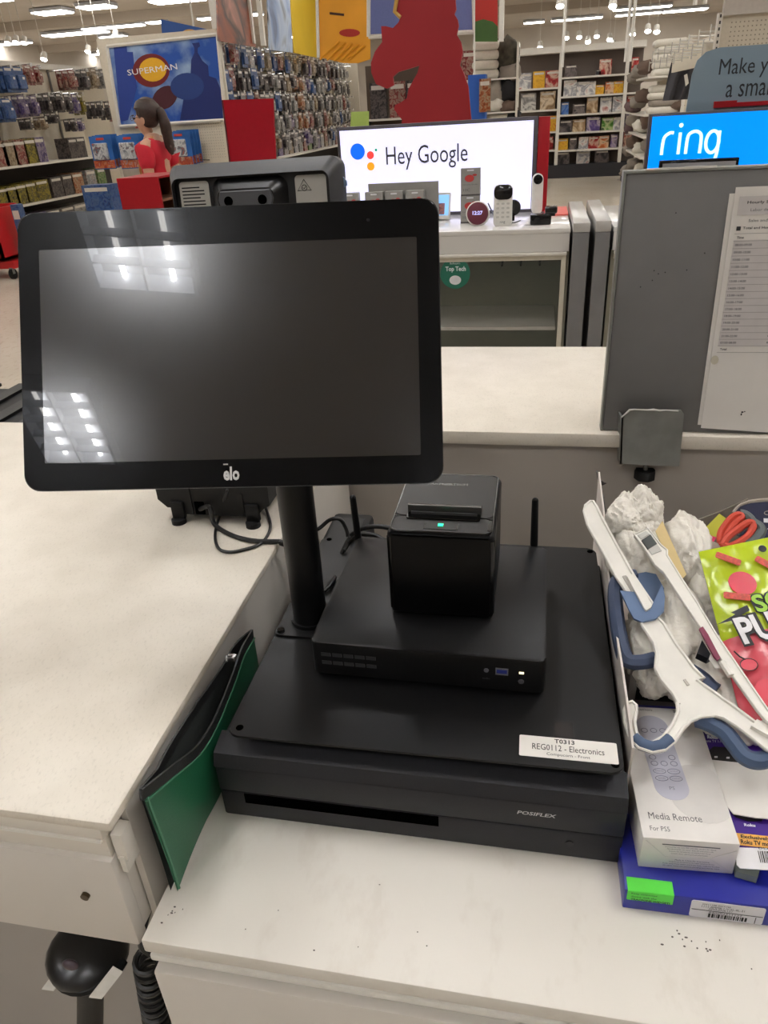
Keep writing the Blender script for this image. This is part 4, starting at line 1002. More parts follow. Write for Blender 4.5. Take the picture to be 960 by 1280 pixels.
part('green_ring', MB().tube([kq(*y4(305 + 18 * math.cos(a), 385 + 18 * math.sin(a)), .0008) for a in [i * math.pi / 7 for i in range(14)]], .0006, 5, closed=True), mat('olive ink', (70, 80, 30), .5), u)
u = thing('navy_package', 'dark navy rounded package with white print behind the scissors', 'package', py(960, 700, .99))
NNv = Vector((-.1, -.7, .7)).normalized(); NP = py(945, 650, .98)
def nq(x, y, d=0): return pl(x, y, NP + NNv * d, NNv)
navy = mat('navy gloss', (18, 22, 52), .3)
part('card', MB().slab([nq(*y4(x, y)) for x, y in ((560, 210), (600, 165), (700, 135), (853, 122), (1100, 150), (1100, 640), (640, 640))], NNv * -.006), navy, u)
part('edge', MB().tube(catmull([nq(*y4(x, y), .0) for x, y in ((545, 215), (600, 155), (700, 118), (853, 104), (1000, 110))], 5), .0022, 6), mat('pale edge', (170, 160, 150), .5), u)
b = MB(); c = nq(*y4(900, 292), .0004); text_mb(b, 'Protect', FR(c + Vector((.03, 0, 0)), (1, 0, 0), (0, .7, .7)), .085, height=.0062, bold=.05)
c = nq(*y4(900, 368), .0004); text_mb(b, 'Charge', FR(c + Vector((.012, 0, 0)), (1, 0, 0), (0, .7, .7)), .04, height=.004)
part('lettering', b, wht, u, smooth=False)
part('ring_mark', MB().tube([nq(*y4(850 + 30 * math.cos(a), 222 + 16 * math.sin(a)), .0006) for a in [i * math.pi / 8 for i in range(16)]], .0006, 5, closed=True), mat('pale edge', (170, 160, 150), .5), u)
solo('grey_flap', 'brown-grey cardboard flap standing behind the crumpled bag', 'cardboard', MB().slab([py(856, 656, 1.05), py(900, 640, 1.05), py(935, 624, 1.05), py(940, 720, 1.05), py(856, 720, 1.05)], (0, .003, 0)), mat('grey cardboard', (120, 112, 102), .8))
solo('white_cup', 'white rounded plastic lid edge beside the candy pouch', 'lid', MB().ball(py(889, 688, .87), (.013, .01, .012), 18, 10), white_pl)

# ================================================================ demo fixtures with lit screens
def emis(name, rgb, e): return mat(name, rgb, .3, noise_=None, emit=e, spec=.2)
fx_white = mat('fixture white gloss', (222, 220, 216), .18, noise_=(4, .02), coat=.3)
glass = mat('cabinet glass', (120, 128, 120), .04, noise_=None, alpha=.16, spec=.6)
YF = 3.37
def fixture(label, x0, x1, posts):
    u = thing('demo_fixture', label, 'display fixture', ((x0 + x1) / 2, YF + .3, 0))
    part('top_slab', MB().bx(x0, x1, YF, YF + .72, 1.03, 1.05, .003), fx_white, u)
    part('apron', MB().bx(x0 + .003, x1 - .003, YF + .003, YF + .72, .957, 1.03), fx_white, u)
    part('lip', MB().bx(x0 + .01, x1 - .01, YF - .008, YF + .03, .941, .955, .004), shelf_m, u)
    part('carcass', MB().bx(x0, x1, YF + .65, YF + .7, 0, .957).bx(x0, x0 + .02, YF + .02, YF + .55, 0, .957).bx(x1 - .012, x1, YF + .02, YF + .55, 0, .957).bx(x0, x1, YF + .03, YF + .55, .05, .1), mat('fixture interior', (150, 147, 132), .6), u)
    d = part('glass_door', MB().bx(x0 + .02, x1 - .03, YF + .012, YF + .017, .11, .925), glass, u)
    fm = mat('door frame cream', (214, 208, 192), .4)
    part('door_frame', MB().bx(x1 - .032, x1 - .012, YF + .005, YF + .03, .08, .945).bx(x0 + .012, x1 - .03, YF + .005, YF + .03, .922, .941).bx(x0 + .012, x1 - .012, YF + .005, YF + .03, .08, .11), fm, d)
    part('shelf', MB().bx(x0 + .03, x1 - .04, YF + .08, YF + .5, .60, .615), shelf_m, u)
    for i in range(3): part('hook', MB().cyl((x1 - .12 - i * .09, YF + .55, .84), (x1 - .12 - i * .09, YF + .40, .83), .005, n=6), dark_m, u)
    for (a, c, z) in posts:
        part('post', MB().bx(a, c, YF - .03, YF + .72, 0, 1.035, .003), grey_steel, u)
        part('post_cap', MB().bx(a - .002, c + .002, YF - .032, YF + .722, 1.035, z, .006), mat('post cap clear', (190, 188, 184), .2), u)
    part('front_strip', MB().bx(x1 - .11, x1, YF + .40, YF + .70, 1.0505, 1.056), mat('salmon strip', (226, 98, 88), .5), u)
    return u
fixture('white demo counter with glass cabinet and round green sticker', -1.02, .133, [(.142, .208, 1.075)])
fixture('white demo counter under the bright blue screen, mostly behind the grey panel', .305, 1.6, [(.232, .292, 1.08)])
u = thing('round_sticker', 'round green sticker with white lettering on the cabinet glass', 'sticker', py(569, 342, YF + .011))
Ms = FR(py(569, 342, YF + .0115), (1, 0, 0), (0, 0, 1))
gst = part('disc', MB().prism(ellipse(.066, .066, 32), 0, .001, Ms), mat('sticker green', (28, 104, 84), .45), u)
b = MB(); text_mb(b, 'Top Tech', Ms @ Matrix.Translation((.002, .018, .001)), .090, height=.026, bold=.03)
text_mb(b, "Bullseye's", Ms @ Matrix.Translation((0, .043, .001)), .045, height=.011)
part('lettering', b, wht, gst, smooth=False)
part('paper_blank', MB().prism(ellipse(.026, .020, 24, 0, -.028), .001, .0016, Ms), wht, gst)

# lightbox with greeting
u = thing('light_box', 'wide glowing white light box reading a spoken greeting', 'light box', (-.46, 3.95, 1.05))
A, B, C_, D = py(424, 161, 3.93), py(670, 153, 3.93), py(669, 263, 3.93), py(429, 268, 3.93)
x0, x1, z0, z1 = A.x, B.x - .01, 1.066, (A.z + B.z) / 2
fr_m = mat('light box frame', (70, 66, 72), .4)
part('frame', MB().bx(x0 - .015, x1 + .02, 3.935, 3.99, 1.05, z1 + .016, .002), fr_m, u)
face = part('lit_face', MB().bx(x0, x1, 3.93, 3.938, z0, z1), emis('light box face', (222, 222, 250), .70), u)
Ml = FR((x0, 3.9295, z0), (1, 0, 0), (0, 0, 1))
def lb(x, y):
    p = py(x, y, 3.9295); return Ml.inverted() @ p
t = lb(533, 192); 
part('lettering', text_mb(MB(), 'Hey Google', Ml @ Matrix.Translation((t.x, t.y - .014, .0)), (py(584, 190, 3.93) - py(482, 192, 3.93)).length, height=.105, res=3), mat('screen lettering', (60, 60, 64), .6), face, smooth=False)
for (x, y, r, c, e, nm) in ((447, 189.5, .036, (20, 92, 236), .9, 'blue'), (463, 194, .0178, (232, 66, 60), .8, 'red'), (463.5, 208, .0188, (246, 146, 36), .8, 'orange'), (470, 187.5, .006, (30, 150, 110), .6, 'green')):
    q = lb(x, y); part('dot', MB().prism(ellipse(r, r, 28, q.x, q.y), 0, .0012, Ml), emis('logo dot ' + nm, c, e), face, nm + ' dot')
part('back_panel', MB().bx(x1 + .021, x1 + .075, 3.94, 4.03, 1.05, z1 + .012, .002), red_m, u, 'red back panel')

# blue screen and smart-home sign
u = thing('blue_screen', 'bright blue lit screen with thin white lettering', 'screen', (.95, 3.68, 1.05))
p = py(816, 146, 3.66)
part('frame', MB().bx(p.x - .012, 1.50, 3.665, 3.71, 1.05, p.z + .010, .002), fr_m, u)
face = part('lit_face', MB().bx(p.x, 1.49, 3.66, 3.668, 1.085, p.z), emis('blue face', (0, 136, 246), .78), u)
q0, q1 = py(831, 195, 3.659), py(893, 182, 3.659)
Mrr = FR(((q0.x + q1.x) / 2, 3.6595, py(861, 180, 3.66).z + .008), (1, 0, 0), (0, 0, 1))
b = MB()
def st_(pts, k=6): b.tube([Mrr @ Vector((x, y, .0012)) for x, y in [(v.x, v.y) for v in catmull([(a, c, 0) for a, c in pts], k)]], .0068, 6)
st_([(-.112, -.045), (-.112, 0)]); st_([(-.112, -.02), (-.108, .02), (-.088, .037), (-.072, .037)])
st_([(-.045, -.045), (-.045, .037)]); b.ball(Mrr @ Vector((-.045, .064, .0012)), .0085, 10, 6)
st_([(-.015, -.045), (-.015, 0)]); st_([(-.015, .0), (-.010, .028), (.014, .039), (.036, .028), (.041, .0), (.041, -.045)])
st_([(.0865 + .0255 * math.cos(a), -.004 + .041 * math.sin(a)) for a in [i * math.pi / 8 for i in range(17)]], 2)
st_([(.110, .037), (.110, -.045), (.100, -.075), (.076, -.083), (.056, -.074)])
part('lettering', b, emis('white lettering glow', (215, 245, 255), .9), face)
u = thing('demo_device', 'grey device with a black frame in front of the blue screen', 'device', (.62, 3.5, 1.05))
a, c = py(825, 201, 3.5), py(924, 201, 3.5)
part('frame', MB().bx(a.x, c.x, 3.50, 3.53, 1.05, a.z, .003), black_gl, u)
part('face', MB().bx(a.x + .012, c.x - .012, 3.497, 3.501, 1.08, a.z - .012), mat('device grey', (150, 152, 156), .4), u)
u = thing('hanging_sign', 'rounded blue-grey sign with dark lettering above the blue screen', 'sign', (1.0, 3.74, 1.05))
sg = mat('sign blue grey', (132, 152, 166), .5, noise_=(5, .03))
a = py(862, 62, 3.74); bz = py(858, 136, 3.74)
pol = [(bz.x, bz.z - .4), (bz.x - .0, bz.z), (bz.x + .006, a.z - .09), (bz.x + .02, a.z - .04), (bz.x + .05, a.z - .012), (bz.x + .10, a.z), (1.55, a.z), (1.55, bz.z - .4)]
part('board', MB().slab([(x, 3.74, z) for x, z in pol], (0, .012, 0)), sg, u)
Msn = lambda x, y: FR(py(x, y, 3.739), (1, 0, 0), (0, 0, 1))
b = MB(); w = (py(960, 84, 3.739) - py(899, 88, 3.739)).length
dkb = mat('sign lettering', (30, 34, 40), .6)
text_mb(b, 'Make your home', Msn(899, 87), w * 2.42, height=.074, bold=0, align='L')
text_mb(b, 'a smart home', Msn(908, 110), w * 2.05, height=.070, bold=0, align='L')
part('lettering', b, dkb, u, smooth=False)
q = py(892, 131, 3.738); part('red_strip', MB().bx(q.x, q.x + .09, 3.733, 3.739, q.z - .012, q.z + .012).bx(q.x + .09, 1.5, 3.733, 3.739, q.z - .012, q.z + .004), red_m, u)

# devices on the white demo counter
def top(x, y): return pz(x, y, 1.0505)
def carded(label, xc, yb, wpx, hpx, z0=None, dy=0):
    p = pz(xc, yb, 1.0505) if z0 is None else None
    Yp = p.y if p else z0[0]
    zb = 1.0505 if p else z0[1]
    xm = py(xc, yb, Yp).x; wd = wpx / 1050 * Yp; h = hpx / 1190 * Yp
    u = thing('boxed_gadget', label, 'boxed gadget', (xm, Yp, zb), 'grey boxed gadgets on the demo counter')
    M_ = FR((xm, Yp, zb), (1, 0, 0), (0, 0, 1))
    part('carton', MB().box((0, h / 2, -.02), (wd, h, .04), M=M_), mat('gadget grey carton', (150, 148, 144), .5), u)
    part('hang_hole', MB().prism(rrect(wd * .36, h * .05, h * .02, 3, 0, h * .93), 0, .0006, M_), wht, u)
    part('printed_gadget', MB().prism(ellipse(wd * .24, h * .13, 18, -wd * .05, h * .64), 0, .0008, M_).prism(ellipse(wd * .12, h * .04, 10, wd * .22, h * .76), 0, .0008, M_), mat('gadget red print', (190, 60, 58), .5), u)
    b = MB(); text_mb(b, 'remote finder', M_ @ Matrix.Translation((0, h * .42, 0)), wd * .8, height=h * .05); text_mb(b, '10C', M_ @ Matrix.Translation((-wd * .2, h * .22, 0)), wd * .35, height=h * .1)
    part('lettering', b, gray_ink, u, smooth=False)
    part('base_band', MB().box((0, h * .03, .0003), (wd, h * .06, .0006), M=M_), mat('gadget dark band', (70, 66, 66), .5), u)
    return Yp, zb + h + .0005
s1 = carded('grey boxed gadget, lower of the two stacked beside the red speaker', 587.5, 279, 25, 38)
carded('grey boxed gadget, upper of the two stacked beside the red speaker', 588, 240, 25, 37, s1)
Yr = 3.60
for x, l in ((468, 'first'), (493, 'second'), (519, 'third')):
    carded('grey boxed gadget, %s of the row of three behind the touchscreen edge' % l, x, 262, 24, 44, (3.69, 1.053))
carded('grey boxed gadget alone beside the pale blue flap', 438, 262, 24, 44, (3.69, 1.053))
u = thing('backing_tray', 'grey cardboard tray backing the row of three boxed gadgets', 'tray', (-.66, 3.7, 1.0505))
a, c = py(460, 230, 3.73), py(548, 224, 3.73)
part('back', MB().bx(a.x, c.x, 3.73, 3.735, 1.0505, a.z), mat('gadget grey carton', (150, 148, 144), .5), u)
part('base', MB().bx(a.x, c.x, 3.62, 3.73, 1.0505, 1.0525), mat('gadget grey carton', (150, 148, 144), .5), u)
u = thing('smart_display', 'small tilted smart display with a pale blue picture', 'smart display', top(552, 275))
p = top(552, 275); Mq = FR(p + Vector((-.01, 0, .062)), (1, -.15, 0), (.02, .25, 1))
part('body', MB().prism(rrect(.105, .118, .006), -.012, 0, Mq), white_pl, u)
sc_ = part('screen', MB().prism(rrect(.092, .09, .002, 2, 0, .004), 0, .001, Mq), emis('smart screen', (130, 184, 236), .7), u)
part('picture', MB().prism(rrect(.03, .05, .004, 3, .012, -.012), .001, .0016, Mq), print_mat('screen picture', [(40, 40, 60), (180, 120, 110), (70, 90, 140)], 60), sc_)
part('stand', MB().box((p.x, p.y + .03, 1.062), (.07, .06, .022), bev=.005), white_pl, u)
u = thing('round_speaker', 'round maroon speaker with a small lit clock', 'speaker', top(597, 282))
p = top(597, 282); Mq = FR(p + Vector((0, 0, .0505)), (1, 0, 0), (0, .2, 1))
part('rim', MB().prism(ellipse(.052, .052, 32), -.03, .002, Mq, bev=.006), white_pl, u)
fc = part('face', MB().prism(ellipse(.047, .047, 32), 0, .006, Mq, bev=.004), mat('maroon fabric', (92, 24, 44), .6, bump=(900, .3)), u)
part('clock', text_mb(MB(), '12:27', Mq @ Matrix.Translation((0, .002, .007)), .044, height=.016, bold=.03), emis('clock glow', (190, 190, 250), .8), fc, smooth=False)
u = thing('cordless_handset', 'white cordless handset with a black top standing upright', 'handset', top(628, 283))
p = top(628, 283); Mq = FR(p, (1, 0, 0), (0, .1, 1))
part('body', MB().prism(rrect(.080, .168, .018, 6, 0, .084), -.024, 0, Mq, bev=.005), white_pl, u)
part('display_cap', MB().prism(rrect(.078, .058, .022, 6, 0, .1375), -.022, .003, Mq, bev=.003), black_gl, u)
for r in range(4):
    for k in range(3): part('key', MB().prism(rrect(.013, .008, .003, 3, -.022 + k * .022, .092 - r * .018), 0, .0015, Mq), mat('handset key', (200, 198, 192), .5), u)
part('label_print', text_mb(MB(), 'ring', Mq @ Matrix.Translation((0, .017, .0004)), .022), gray_ink, u, smooth=False)
u = thing('round_puck', 'small black round puck standing behind the white handset', 'puck', top(641, 276))
p = top(641, 276); part('disc', MB().cyl(p + Vector((0, 0, .055)), p + Vector((0, .012, .056)), .034, n=24), black_gl, u)
part('stand', MB().cyl(p, p + Vector((0, .006, .03)), .008, n=8), black_gl, u)
u = thing('video_doorbell', 'slim white video doorbell with a black lens', 'doorbell', top(671, 268))
p = top(671, 268); Mq = FR(p, (1, .1, 0), (0, .05, 1))
part('body', MB().prism(rrect(.05, .178, .024, 8, 0, .089), -.024, 0, Mq, bev=.004), white_pl, u)
part('lens', MB().prism(ellipse(.021, .021, 24, 0, .152), 0, .003, Mq, bev=.0015), black_gl, u)
u = thing('dash_camera', 'squat black camera at the corner of the white demo counter', 'camera', top(680, 281))
p = top(680, 281)
part('body', MB().box((p.x - .015, p.y + .02, p.z + .022), (.09, .05, .044), bev=.006), black_gl, u)
part('head', MB().box((p.x + .028, p.y + .02, p.z + .058), (.052, .05, .03), bev=.008), black_gl, u)
part('neck', MB().box((p.x + .025, p.y + .02, p.z + .044), (.04, .03, .02)), rubber, u)
part('lens', MB().cyl((p.x - .03, p.y - .012, p.z + .02), (p.x - .03, p.y + .0, p.z + .02), .012, n=16), rubber, u)
solo('gadget_cable', 'thin dark cable running from the red speaker to the handset', 'cable', MB().tube(catmull([top(610, 268) + Vector((0, 0, .05)), top(615, 270) + Vector((0, 0, .02)), top(622, 276), top(640, 279), top(650, 276)], 5), .004, 6), cb)

# ================================================================ store beyond
PAL = {'red': [(60, 20, 22), (176, 36, 40), (220, 190, 170), (120, 30, 34)], 'blue': [(30, 50, 110), (60, 110, 190), (110, 140, 190), (40, 70, 150)], 'dark': [(28, 26, 30), (60, 54, 58), (120, 110, 108), (38, 34, 40)],
       'orange': [(90, 40, 24), (206, 104, 40), (226, 196, 160), (120, 70, 40)], 'grey': [(80, 78, 80), (150, 148, 146), (215, 212, 206), (100, 96, 98)], 'purple': [(46, 36, 80), (104, 84, 150), (200, 186, 200), (70, 56, 100)],
       'tan': [(96, 74, 54), (176, 146, 110), (222, 204, 176), (120, 90, 66)], 'yellow': [(24, 24, 24), (206, 186, 40), (50, 46, 36), (226, 210, 90)], 'green': [(30, 60, 34), (80, 140, 50), (190, 200, 150), (50, 84, 44)], 'white': [(226, 224, 220), (150, 150, 160), (236, 234, 230), (180, 90, 80)]}
pk = {k: print_mat('pack print ' + k, [tuple(int(c * (.72 if max(t) > 150 else .8)) for c in t) for t in v], 26) for k, v in PAL.items()}
clear_m = mat('blister clear', (200, 200, 204), .08, noise_=None, spec=.8)
def toy_mesh(k, w, h, t):
    mb = MB(); mb.m(0).box((0, 0, -h / 2), (.006, w, h)); mb.m(0).box((t / 2, 0, -h * .60), (t, w * .72, h * .55), bev=min(t, .02) * .4, seg=1)
    mb.m(1).box((.004, 0, -h * .10), (.004, w * .7, h * .10)).m(1).box((t + .001, w * .1, -h * .45), (.002, w * .2, h * .10))
    return mesh_of('carded_toy', mb, [pk[k], mat('card header white', (222, 218, 214), .4)], smooth=False)
CM = {}
pk['plane'] = mat('plane pack blue', (52, 104, 176), .35, noise_=(5, .3))
PB_ = [print_mat('plane blister', [(120, 126, 136), (176, 180, 186), (206, 208, 210), (90, 96, 110), (170, 90, 80)], 16), print_mat('plane pack art', [(150, 170, 196), (206, 120, 70), (170, 60, 54), (220, 200, 180)], 18)]
def plane_mesh(w, h, t):
    mb = MB(); mb.m(0).box((0, 0, -h / 2), (.006, w, h)).m(1).box((t / 2, -.01, -h * .46), (t, w * .66, h * .5), bev=.012, seg=2).m(2).box((.006, 0, -h * .85), (.006, w * .96, h * .24)).m(3).box((.006, 0, -h * .09), (.004, w * .35, h * .07))
    return mesh_of('carded_toy', mb, [pk['plane']] + PB_ + [mat('hot red print', (196, 70, 60), .5)], smooth=False)
def toy(k, p, w, h, t, label, group, rz=0, name='carded_toy'):
    key = (k, round(w, 3), round(h, 3), round(t, 3))
    if key not in CM: CM[key] = plane_mesh(w, h, t) if k == 'plane' else toy_mesh(k, w, h, t)
    o = bpy.data.objects.new(name, CM[key]); COL.objects.link(o); o.location = p; o.rotation_euler = (0, 0, rz)
    RM[o.name] = Matrix.Translation(Vector(p)) @ Matrix.Rotation(rz, 4, 'Z')
    return setp(o, label, 'toy', group)

ORD = 'first second third fourth fifth sixth seventh eighth ninth tenth eleventh twelfth thirteenth fourteenth fifteenth sixteenth seventeenth eighteenth nineteenth twentieth twenty-first twenty-second twenty-third twenty-fourth twenty-fifth twenty-sixth twenty-seventh twenty-eighth twenty-ninth thirtieth'.split()
# --- long toy wall in the centre (faces +X)
XA, YA0, YA1 = -3.86, 10.0, 17.6
u = thing('toy_gondola', 'long peg wall crowded with carded toys under the yellow banner', 'shelving', (XA - .3, 13.6, 0))
part('back_board', MB().bx(XA - .62, XA - .58, YA0, YA1, 0, 2.5), pegb, u)
part('base_deck', MB().bx(XA - .6, XA - .02, YA0, YA1, 0, .16), dark_m, u)
part('shelf', MB().bx(XA - .6, XA, YA0, YA1, .975, 1.0), shelf_m, u)
part('under_shelf_back', MB().bx(XA - .575, XA - .55, YA0, YA1, .2, .95), dark_m, u)
ROWS = [(2.40, 'top'), (2.12, 'second'), (1.85, 'third'), (1.58, 'fourth'), (1.32, 'lowest')]
random.seed(21)
keys = ['grey', 'dark', 'dark', 'tan', 'purple', 'blue', 'red', 'grey', 'dark', 'dark', 'white', 'dark', 'grey']
cnt = 0
NC = 29
tagm = MB().box((0, 0, .008), (.006, .035, .03)).m(0)
hook_me = None
for r, (z, rn) in enumerate(ROWS):
    for c in range(NC):
        y = YA0 + .12 + c * (YA1 - YA0 - .3) / (NC - 1) + random.uniform(-.03, .03)
        z_ = z + random.uniform(-.03, .03)
        k = 'orange' if (c in (13, 14) and r in (1, 2, 3)) else random.choice(keys)
        L = .42
        if hook_me is None:
            hb_ = MB().m(0).cyl((-.58, 0, 0), (-.58 + L + .06, 0, .01), .006, n=5).m(1).box((-.58 + L + .065, 0, .0), (.004, .04, .04))
            hook_me = mesh_of('peg_hook', hb_, [chrome, white_pl], smooth=False)
        if c % 2 == 0 or r % 2 == 0:
            o = bpy.data.objects.new('peg_hook', hook_me); COL.objects.link(o); o.parent = u
            o.location = RM[u.name].inverted() @ Vector((XA, y, z_)); RM[o.name] = RM[u.name]
        w = random.choice((.17, .21, .25)); h = random.choice((.21, .25, .27))
        for di, d in enumerate((.02, .16) if c < 24 else (.1,)):
            if cnt >= 298: break
            toy(k, (XA - .30 + d + random.uniform(-.03, .03), y, z_ - .004), w, h, random.choice((.03, .05)), '%s carded toy on the %s peg row, %s peg from the poster, %s card' % (k, rn, ORD[c], ('rear', 'front')[di] if c < 24 else 'only'), 'carded toys on the crowded peg wall'); cnt += 1
bx_me = {}
def boxed(k, p, sz, label, cat, group=None, rz=0, name='boxed_toy', fm=None):
    key = (k, tuple(round(v, 3) for v in sz))
    if key not in bx_me:
        mb = MB().m(0).box((0, 0, sz[2] / 2), sz).m(1).box((0, -sz[1] / 2 - .001, sz[2] * .86), (sz[0] * .8, .002, sz[2] * .12))
        bx_me[key] = mesh_of(name, mb, [pk[k] if isinstance(k, str) else k, mat('box title band', (214, 208, 200), .4)], smooth=False)
    o = bpy.data.objects.new(name, bx_me[key]); COL.objects.link(o); o.location = p; o.rotation_euler = (0, 0, rz)
    RM[o.name] = Matrix.Translation(Vector(p)) @ Matrix.Rotation(rz, 4, 'Z')
    return setp(o, label, cat, group)
for i in range(24):
    y = 10.3 + i * .28
    k = ['white', 'tan', 'white', 'grey', 'red', 'green', 'dark', 'purple'][i % 8]
    boxed(k, (XA - .22, y, 1.0005), (.2, .2, .20 + .02 * (i % 3)), '%s boxed toy on the shelf under the crowded peg wall, %s from the poster' % (k, ORD[i]), 'toy', 'boxed toys under the crowded peg wall', rz=math.pi / 2)
# end board of the toy wall
part('end_board', MB().bx(XA - .6, XA - .0, YA1, YA1 + .03, 0, 2.45), pegb, u)

# --- sky poster end cap (faces the camera)
YE = 9.95
def gp(x, y, Y=YE): return py(x, y, Y)
TL, TR, BR, BL = gp(134, 58), gp(272, 43), gp(282, 150), gp(150, 158)
u = thing('poster_endcap', 'end-of-aisle pegboard bay below the blue sky poster', 'shelving', ((TL.x + BR.x) / 2, YE + .3, 0))
part('pegboard', MB().bx(BL.x - .1, XA - .02, YE + .02, YE + .05, 0, 2.5), pegb, u)
part('post', MB().bx(XA - .06, XA - .01, YE + .055, YE + .10, 0, 2.5), shelf_m, u)
part('base_deck', MB().bx(BL.x - .1, XA - .1, YE - .45, YE + .02, 0, .18), shelf_m, u)
b = MB()
for i in range(22):
    for j in range(16): b.box((gp(246, 160).x + (i % 11) * .032 - .0, YE + .0195, 1.12 + j * .032), (.008, .002, .008)) if i < 11 else None
part('peg_holes', b, mat('peg hole', (150, 142, 128), .8), u, kind='stuff')
for i in range(4):
    q = gp(246 + i * 5, 200); part('peg_hook', MB().cyl((q.x, YE + .02, q.z), (q.x, YE - .14, q.z + .01), .007, n=6), dark_m, u)
u = thing('sky_poster', 'large blue sky poster with dark towers and white title lettering', 'poster', ((TL.x + TR.x) / 2, YE - .03, BL.z))
sky = mat('poster sky', (44, 92, 176), .4, noise_=None); nt = sky.node_tree
n = nt.nodes.new('ShaderNodeTexNoise'); n.inputs['Scale'].default_value = 2.2; n.inputs['Detail'].default_value = 5
rp_ = nt.nodes.new('ShaderNodeValToRGB'); e = rp_.color_ramp.elements
e[0].position = .42; e[0].color = lin((38, 84, 172)); e[1].position = .66; e[1].color = lin((170, 196, 222))
nt.links.new(nt.nodes['Texture Coordinate'].outputs['Object'], n.inputs['Vector']); nt.links.new(n.outputs['Fac'], rp_.inputs['Fac']); nt.links.new(rp_.outputs['Color'], nt.nodes['Principled BSDF'].inputs['Base Color'])
part('board', MB().slab([TL, TR, BR, BL], (0, .02, 0)), sky, u)
def onp(pts, d): return [gp(x, y, YE - d) for x, y in pts]
tw = mat('poster tower navy', (26, 44, 112), .5); tw2 = mat('poster tower blue', (40, 66, 148), .5)
part('printed_tower', MB().slab(onp([(142, 59), (158, 57), (159, 65), (166, 65), (171, 110), (160, 150), (151, 152)], .003), (0, .002, 0)), tw2, u)
part('printed_tower', MB().slab(onp([(240, 54), (249, 53), (250, 58), (247, 60), (247, 66), (253, 76), (260, 82), (261, 95), (270, 98), (276, 112), (279, 148), (225, 150), (230, 120), (238, 98), (239, 75), (243, 66), (243, 60)], .003), (0, .002, 0)), tw, u)
part('plain_oval', MB().slab(onp([(189 + 23 * math.cos(a), 88 + 21 * math.sin(a)) for a in [i * math.pi / 12 for i in range(24)]], .004), (0, .002, 0)), mat('poster maroon', (112, 28, 32), .5), u)
part('plain_oval', MB().slab(onp([(191 + 17 * math.cos(a), 87 + 15 * math.sin(a)) for a in [i * math.pi / 12 for i in range(24)]], .005), (0, .002, 0)), mat('poster gold', (232, 178, 40), .5), u)
part('plain_shape', MB().slab(onp([(206 + 15 * math.cos(a) - 4 * math.sin(a), 122 + 15 * math.sin(a)) for a in [i * math.pi / 10 for i in range(20)]], .004), (0, .002, 0)), mat('poster dark maroon', (74, 26, 40), .5), u)
part('plain_shape', MB().slab(onp([(234 + 21 * math.cos(a), 108 + 17 * math.sin(a)) for a in [i * math.pi / 10 for i in range(20)]], .0045), (0, .002, 0)), mat('poster mid blue', (34, 62, 128), .5), u)
tt = gp(190, 87, YE - .006); txt('lettering', u, 'SUPERMAN', wht, FR(tt, (gp(222, 83) - gp(160, 91)), (0, 0, 1)), (gp(222, 83) - gp(160, 91)).length, height=.062)
wf = shelf_m
for a, c in ((TL, TR), (TR, BR), (BR, BL), (BL, TL)): part('frame_rail', MB().tube([a + Vector((0, -.006, 0)), c + Vector((0, -.006, 0))], .022, 6), wf, u)
# blue packs hung below the poster
for i, (x, y, n_) in enumerate(((124, 170, 3), (158, 169, 3), (222, 165, 4))):
    for k in range(n_):
        q = gp(x + k * 4, y - k * 1.0, 9.6 + k * .09)
        toy('plane', (q.x, q.y, q.z), .30, .38, .05, 'blue carded plane toy, %s stack from the dark peg toys, %s card' % (('first', 'second', 'third')[i], ('front', 'second', 'third', 'rear')[k]), 'blue carded toys below the sky poster', rz=-math.pi / 2)
# small blue hanging sign
u = thing('hanging_sign', 'small blue triangular sign with a yellow blotch above the sky poster', 'sign', gp(235, 40, 11.2))
part('board', MB().slab([gp(x, y, 11.2) for x, y in ((201, 24), (266, 38), (266, 46), (203, 48))], (0, .02, 0)), mat('sign blue', (52, 96, 176), .5), u)
part('yellow_blotch', MB().slab([gp(237 + 9 * math.cos(a), 41 + 4.5 * math.sin(a), 11.19) for a in [i * math.pi / 8 for i in range(16)]], (0, .005, 0)), mat('blotch yellow', (222, 176, 84), .5), u)
part('rod', MB().cyl(gp(242, 33, 11.21), Vector((gp(242, 33, 11.21).x, 11.21, CEIL + .115)), .012, n=6), white_pl, u)

# posts and banners over the toy wall
u = thing('banner_frame', 'white post frame carrying the picture banners over the toy wall', 'banner frame', (XA, 10.05, 2.5))
for x, wd in ((265, .05),): q = gp(x, 30, 9.9); part('post', MB().bx(q.x - wd, q.x + wd, YE + .06, YE + .14, 2.5, CEIL + .115), white_pl, u)
XB = XA + .06
def bp_(x, y): return px(x, y, XB)
def wallposter(pts, m_, name, label, cat='banner'):
    return solo(name, label, cat, MB().slab([bp_(x, y) for x, y in pts], (-.015, 0, 0)), m_)
kid = print_mat('photo print warm', [(30, 22, 26), (84, 40, 48), (156, 80, 46), (44, 28, 28), (190, 130, 112)], 2.0)
kid2 = print_mat('photo print cool', [(30, 24, 30), (120, 150, 196), (176, 196, 220), (40, 28, 30)], 1.8)
wallposter([(271, -8), (314, -8), (320, 59), (273, 51)], kid, 'picture_banner', 'picture banner of warm brown and orange shapes above the toy wall')
wallposter([(334, -8), (362, -8), (366, 66), (337, 62)], kid2, 'picture_banner', 'picture banner of pale blue and brown shapes above the toy wall')
for x in (317, 330):
    q = bp_(x, 60); part('post', MB().bx(XB - .03, XB + .03, q.y - .03, q.y + .03, 2.4, CEIL + .115), white_pl, u)
yel = mat('banner yellow', (226, 178, 28), .6, noise_=(1.2, .12)); yel2 = mat('banner orange yellow', (236, 164, 40), .6, noise_=(1.0, .15))
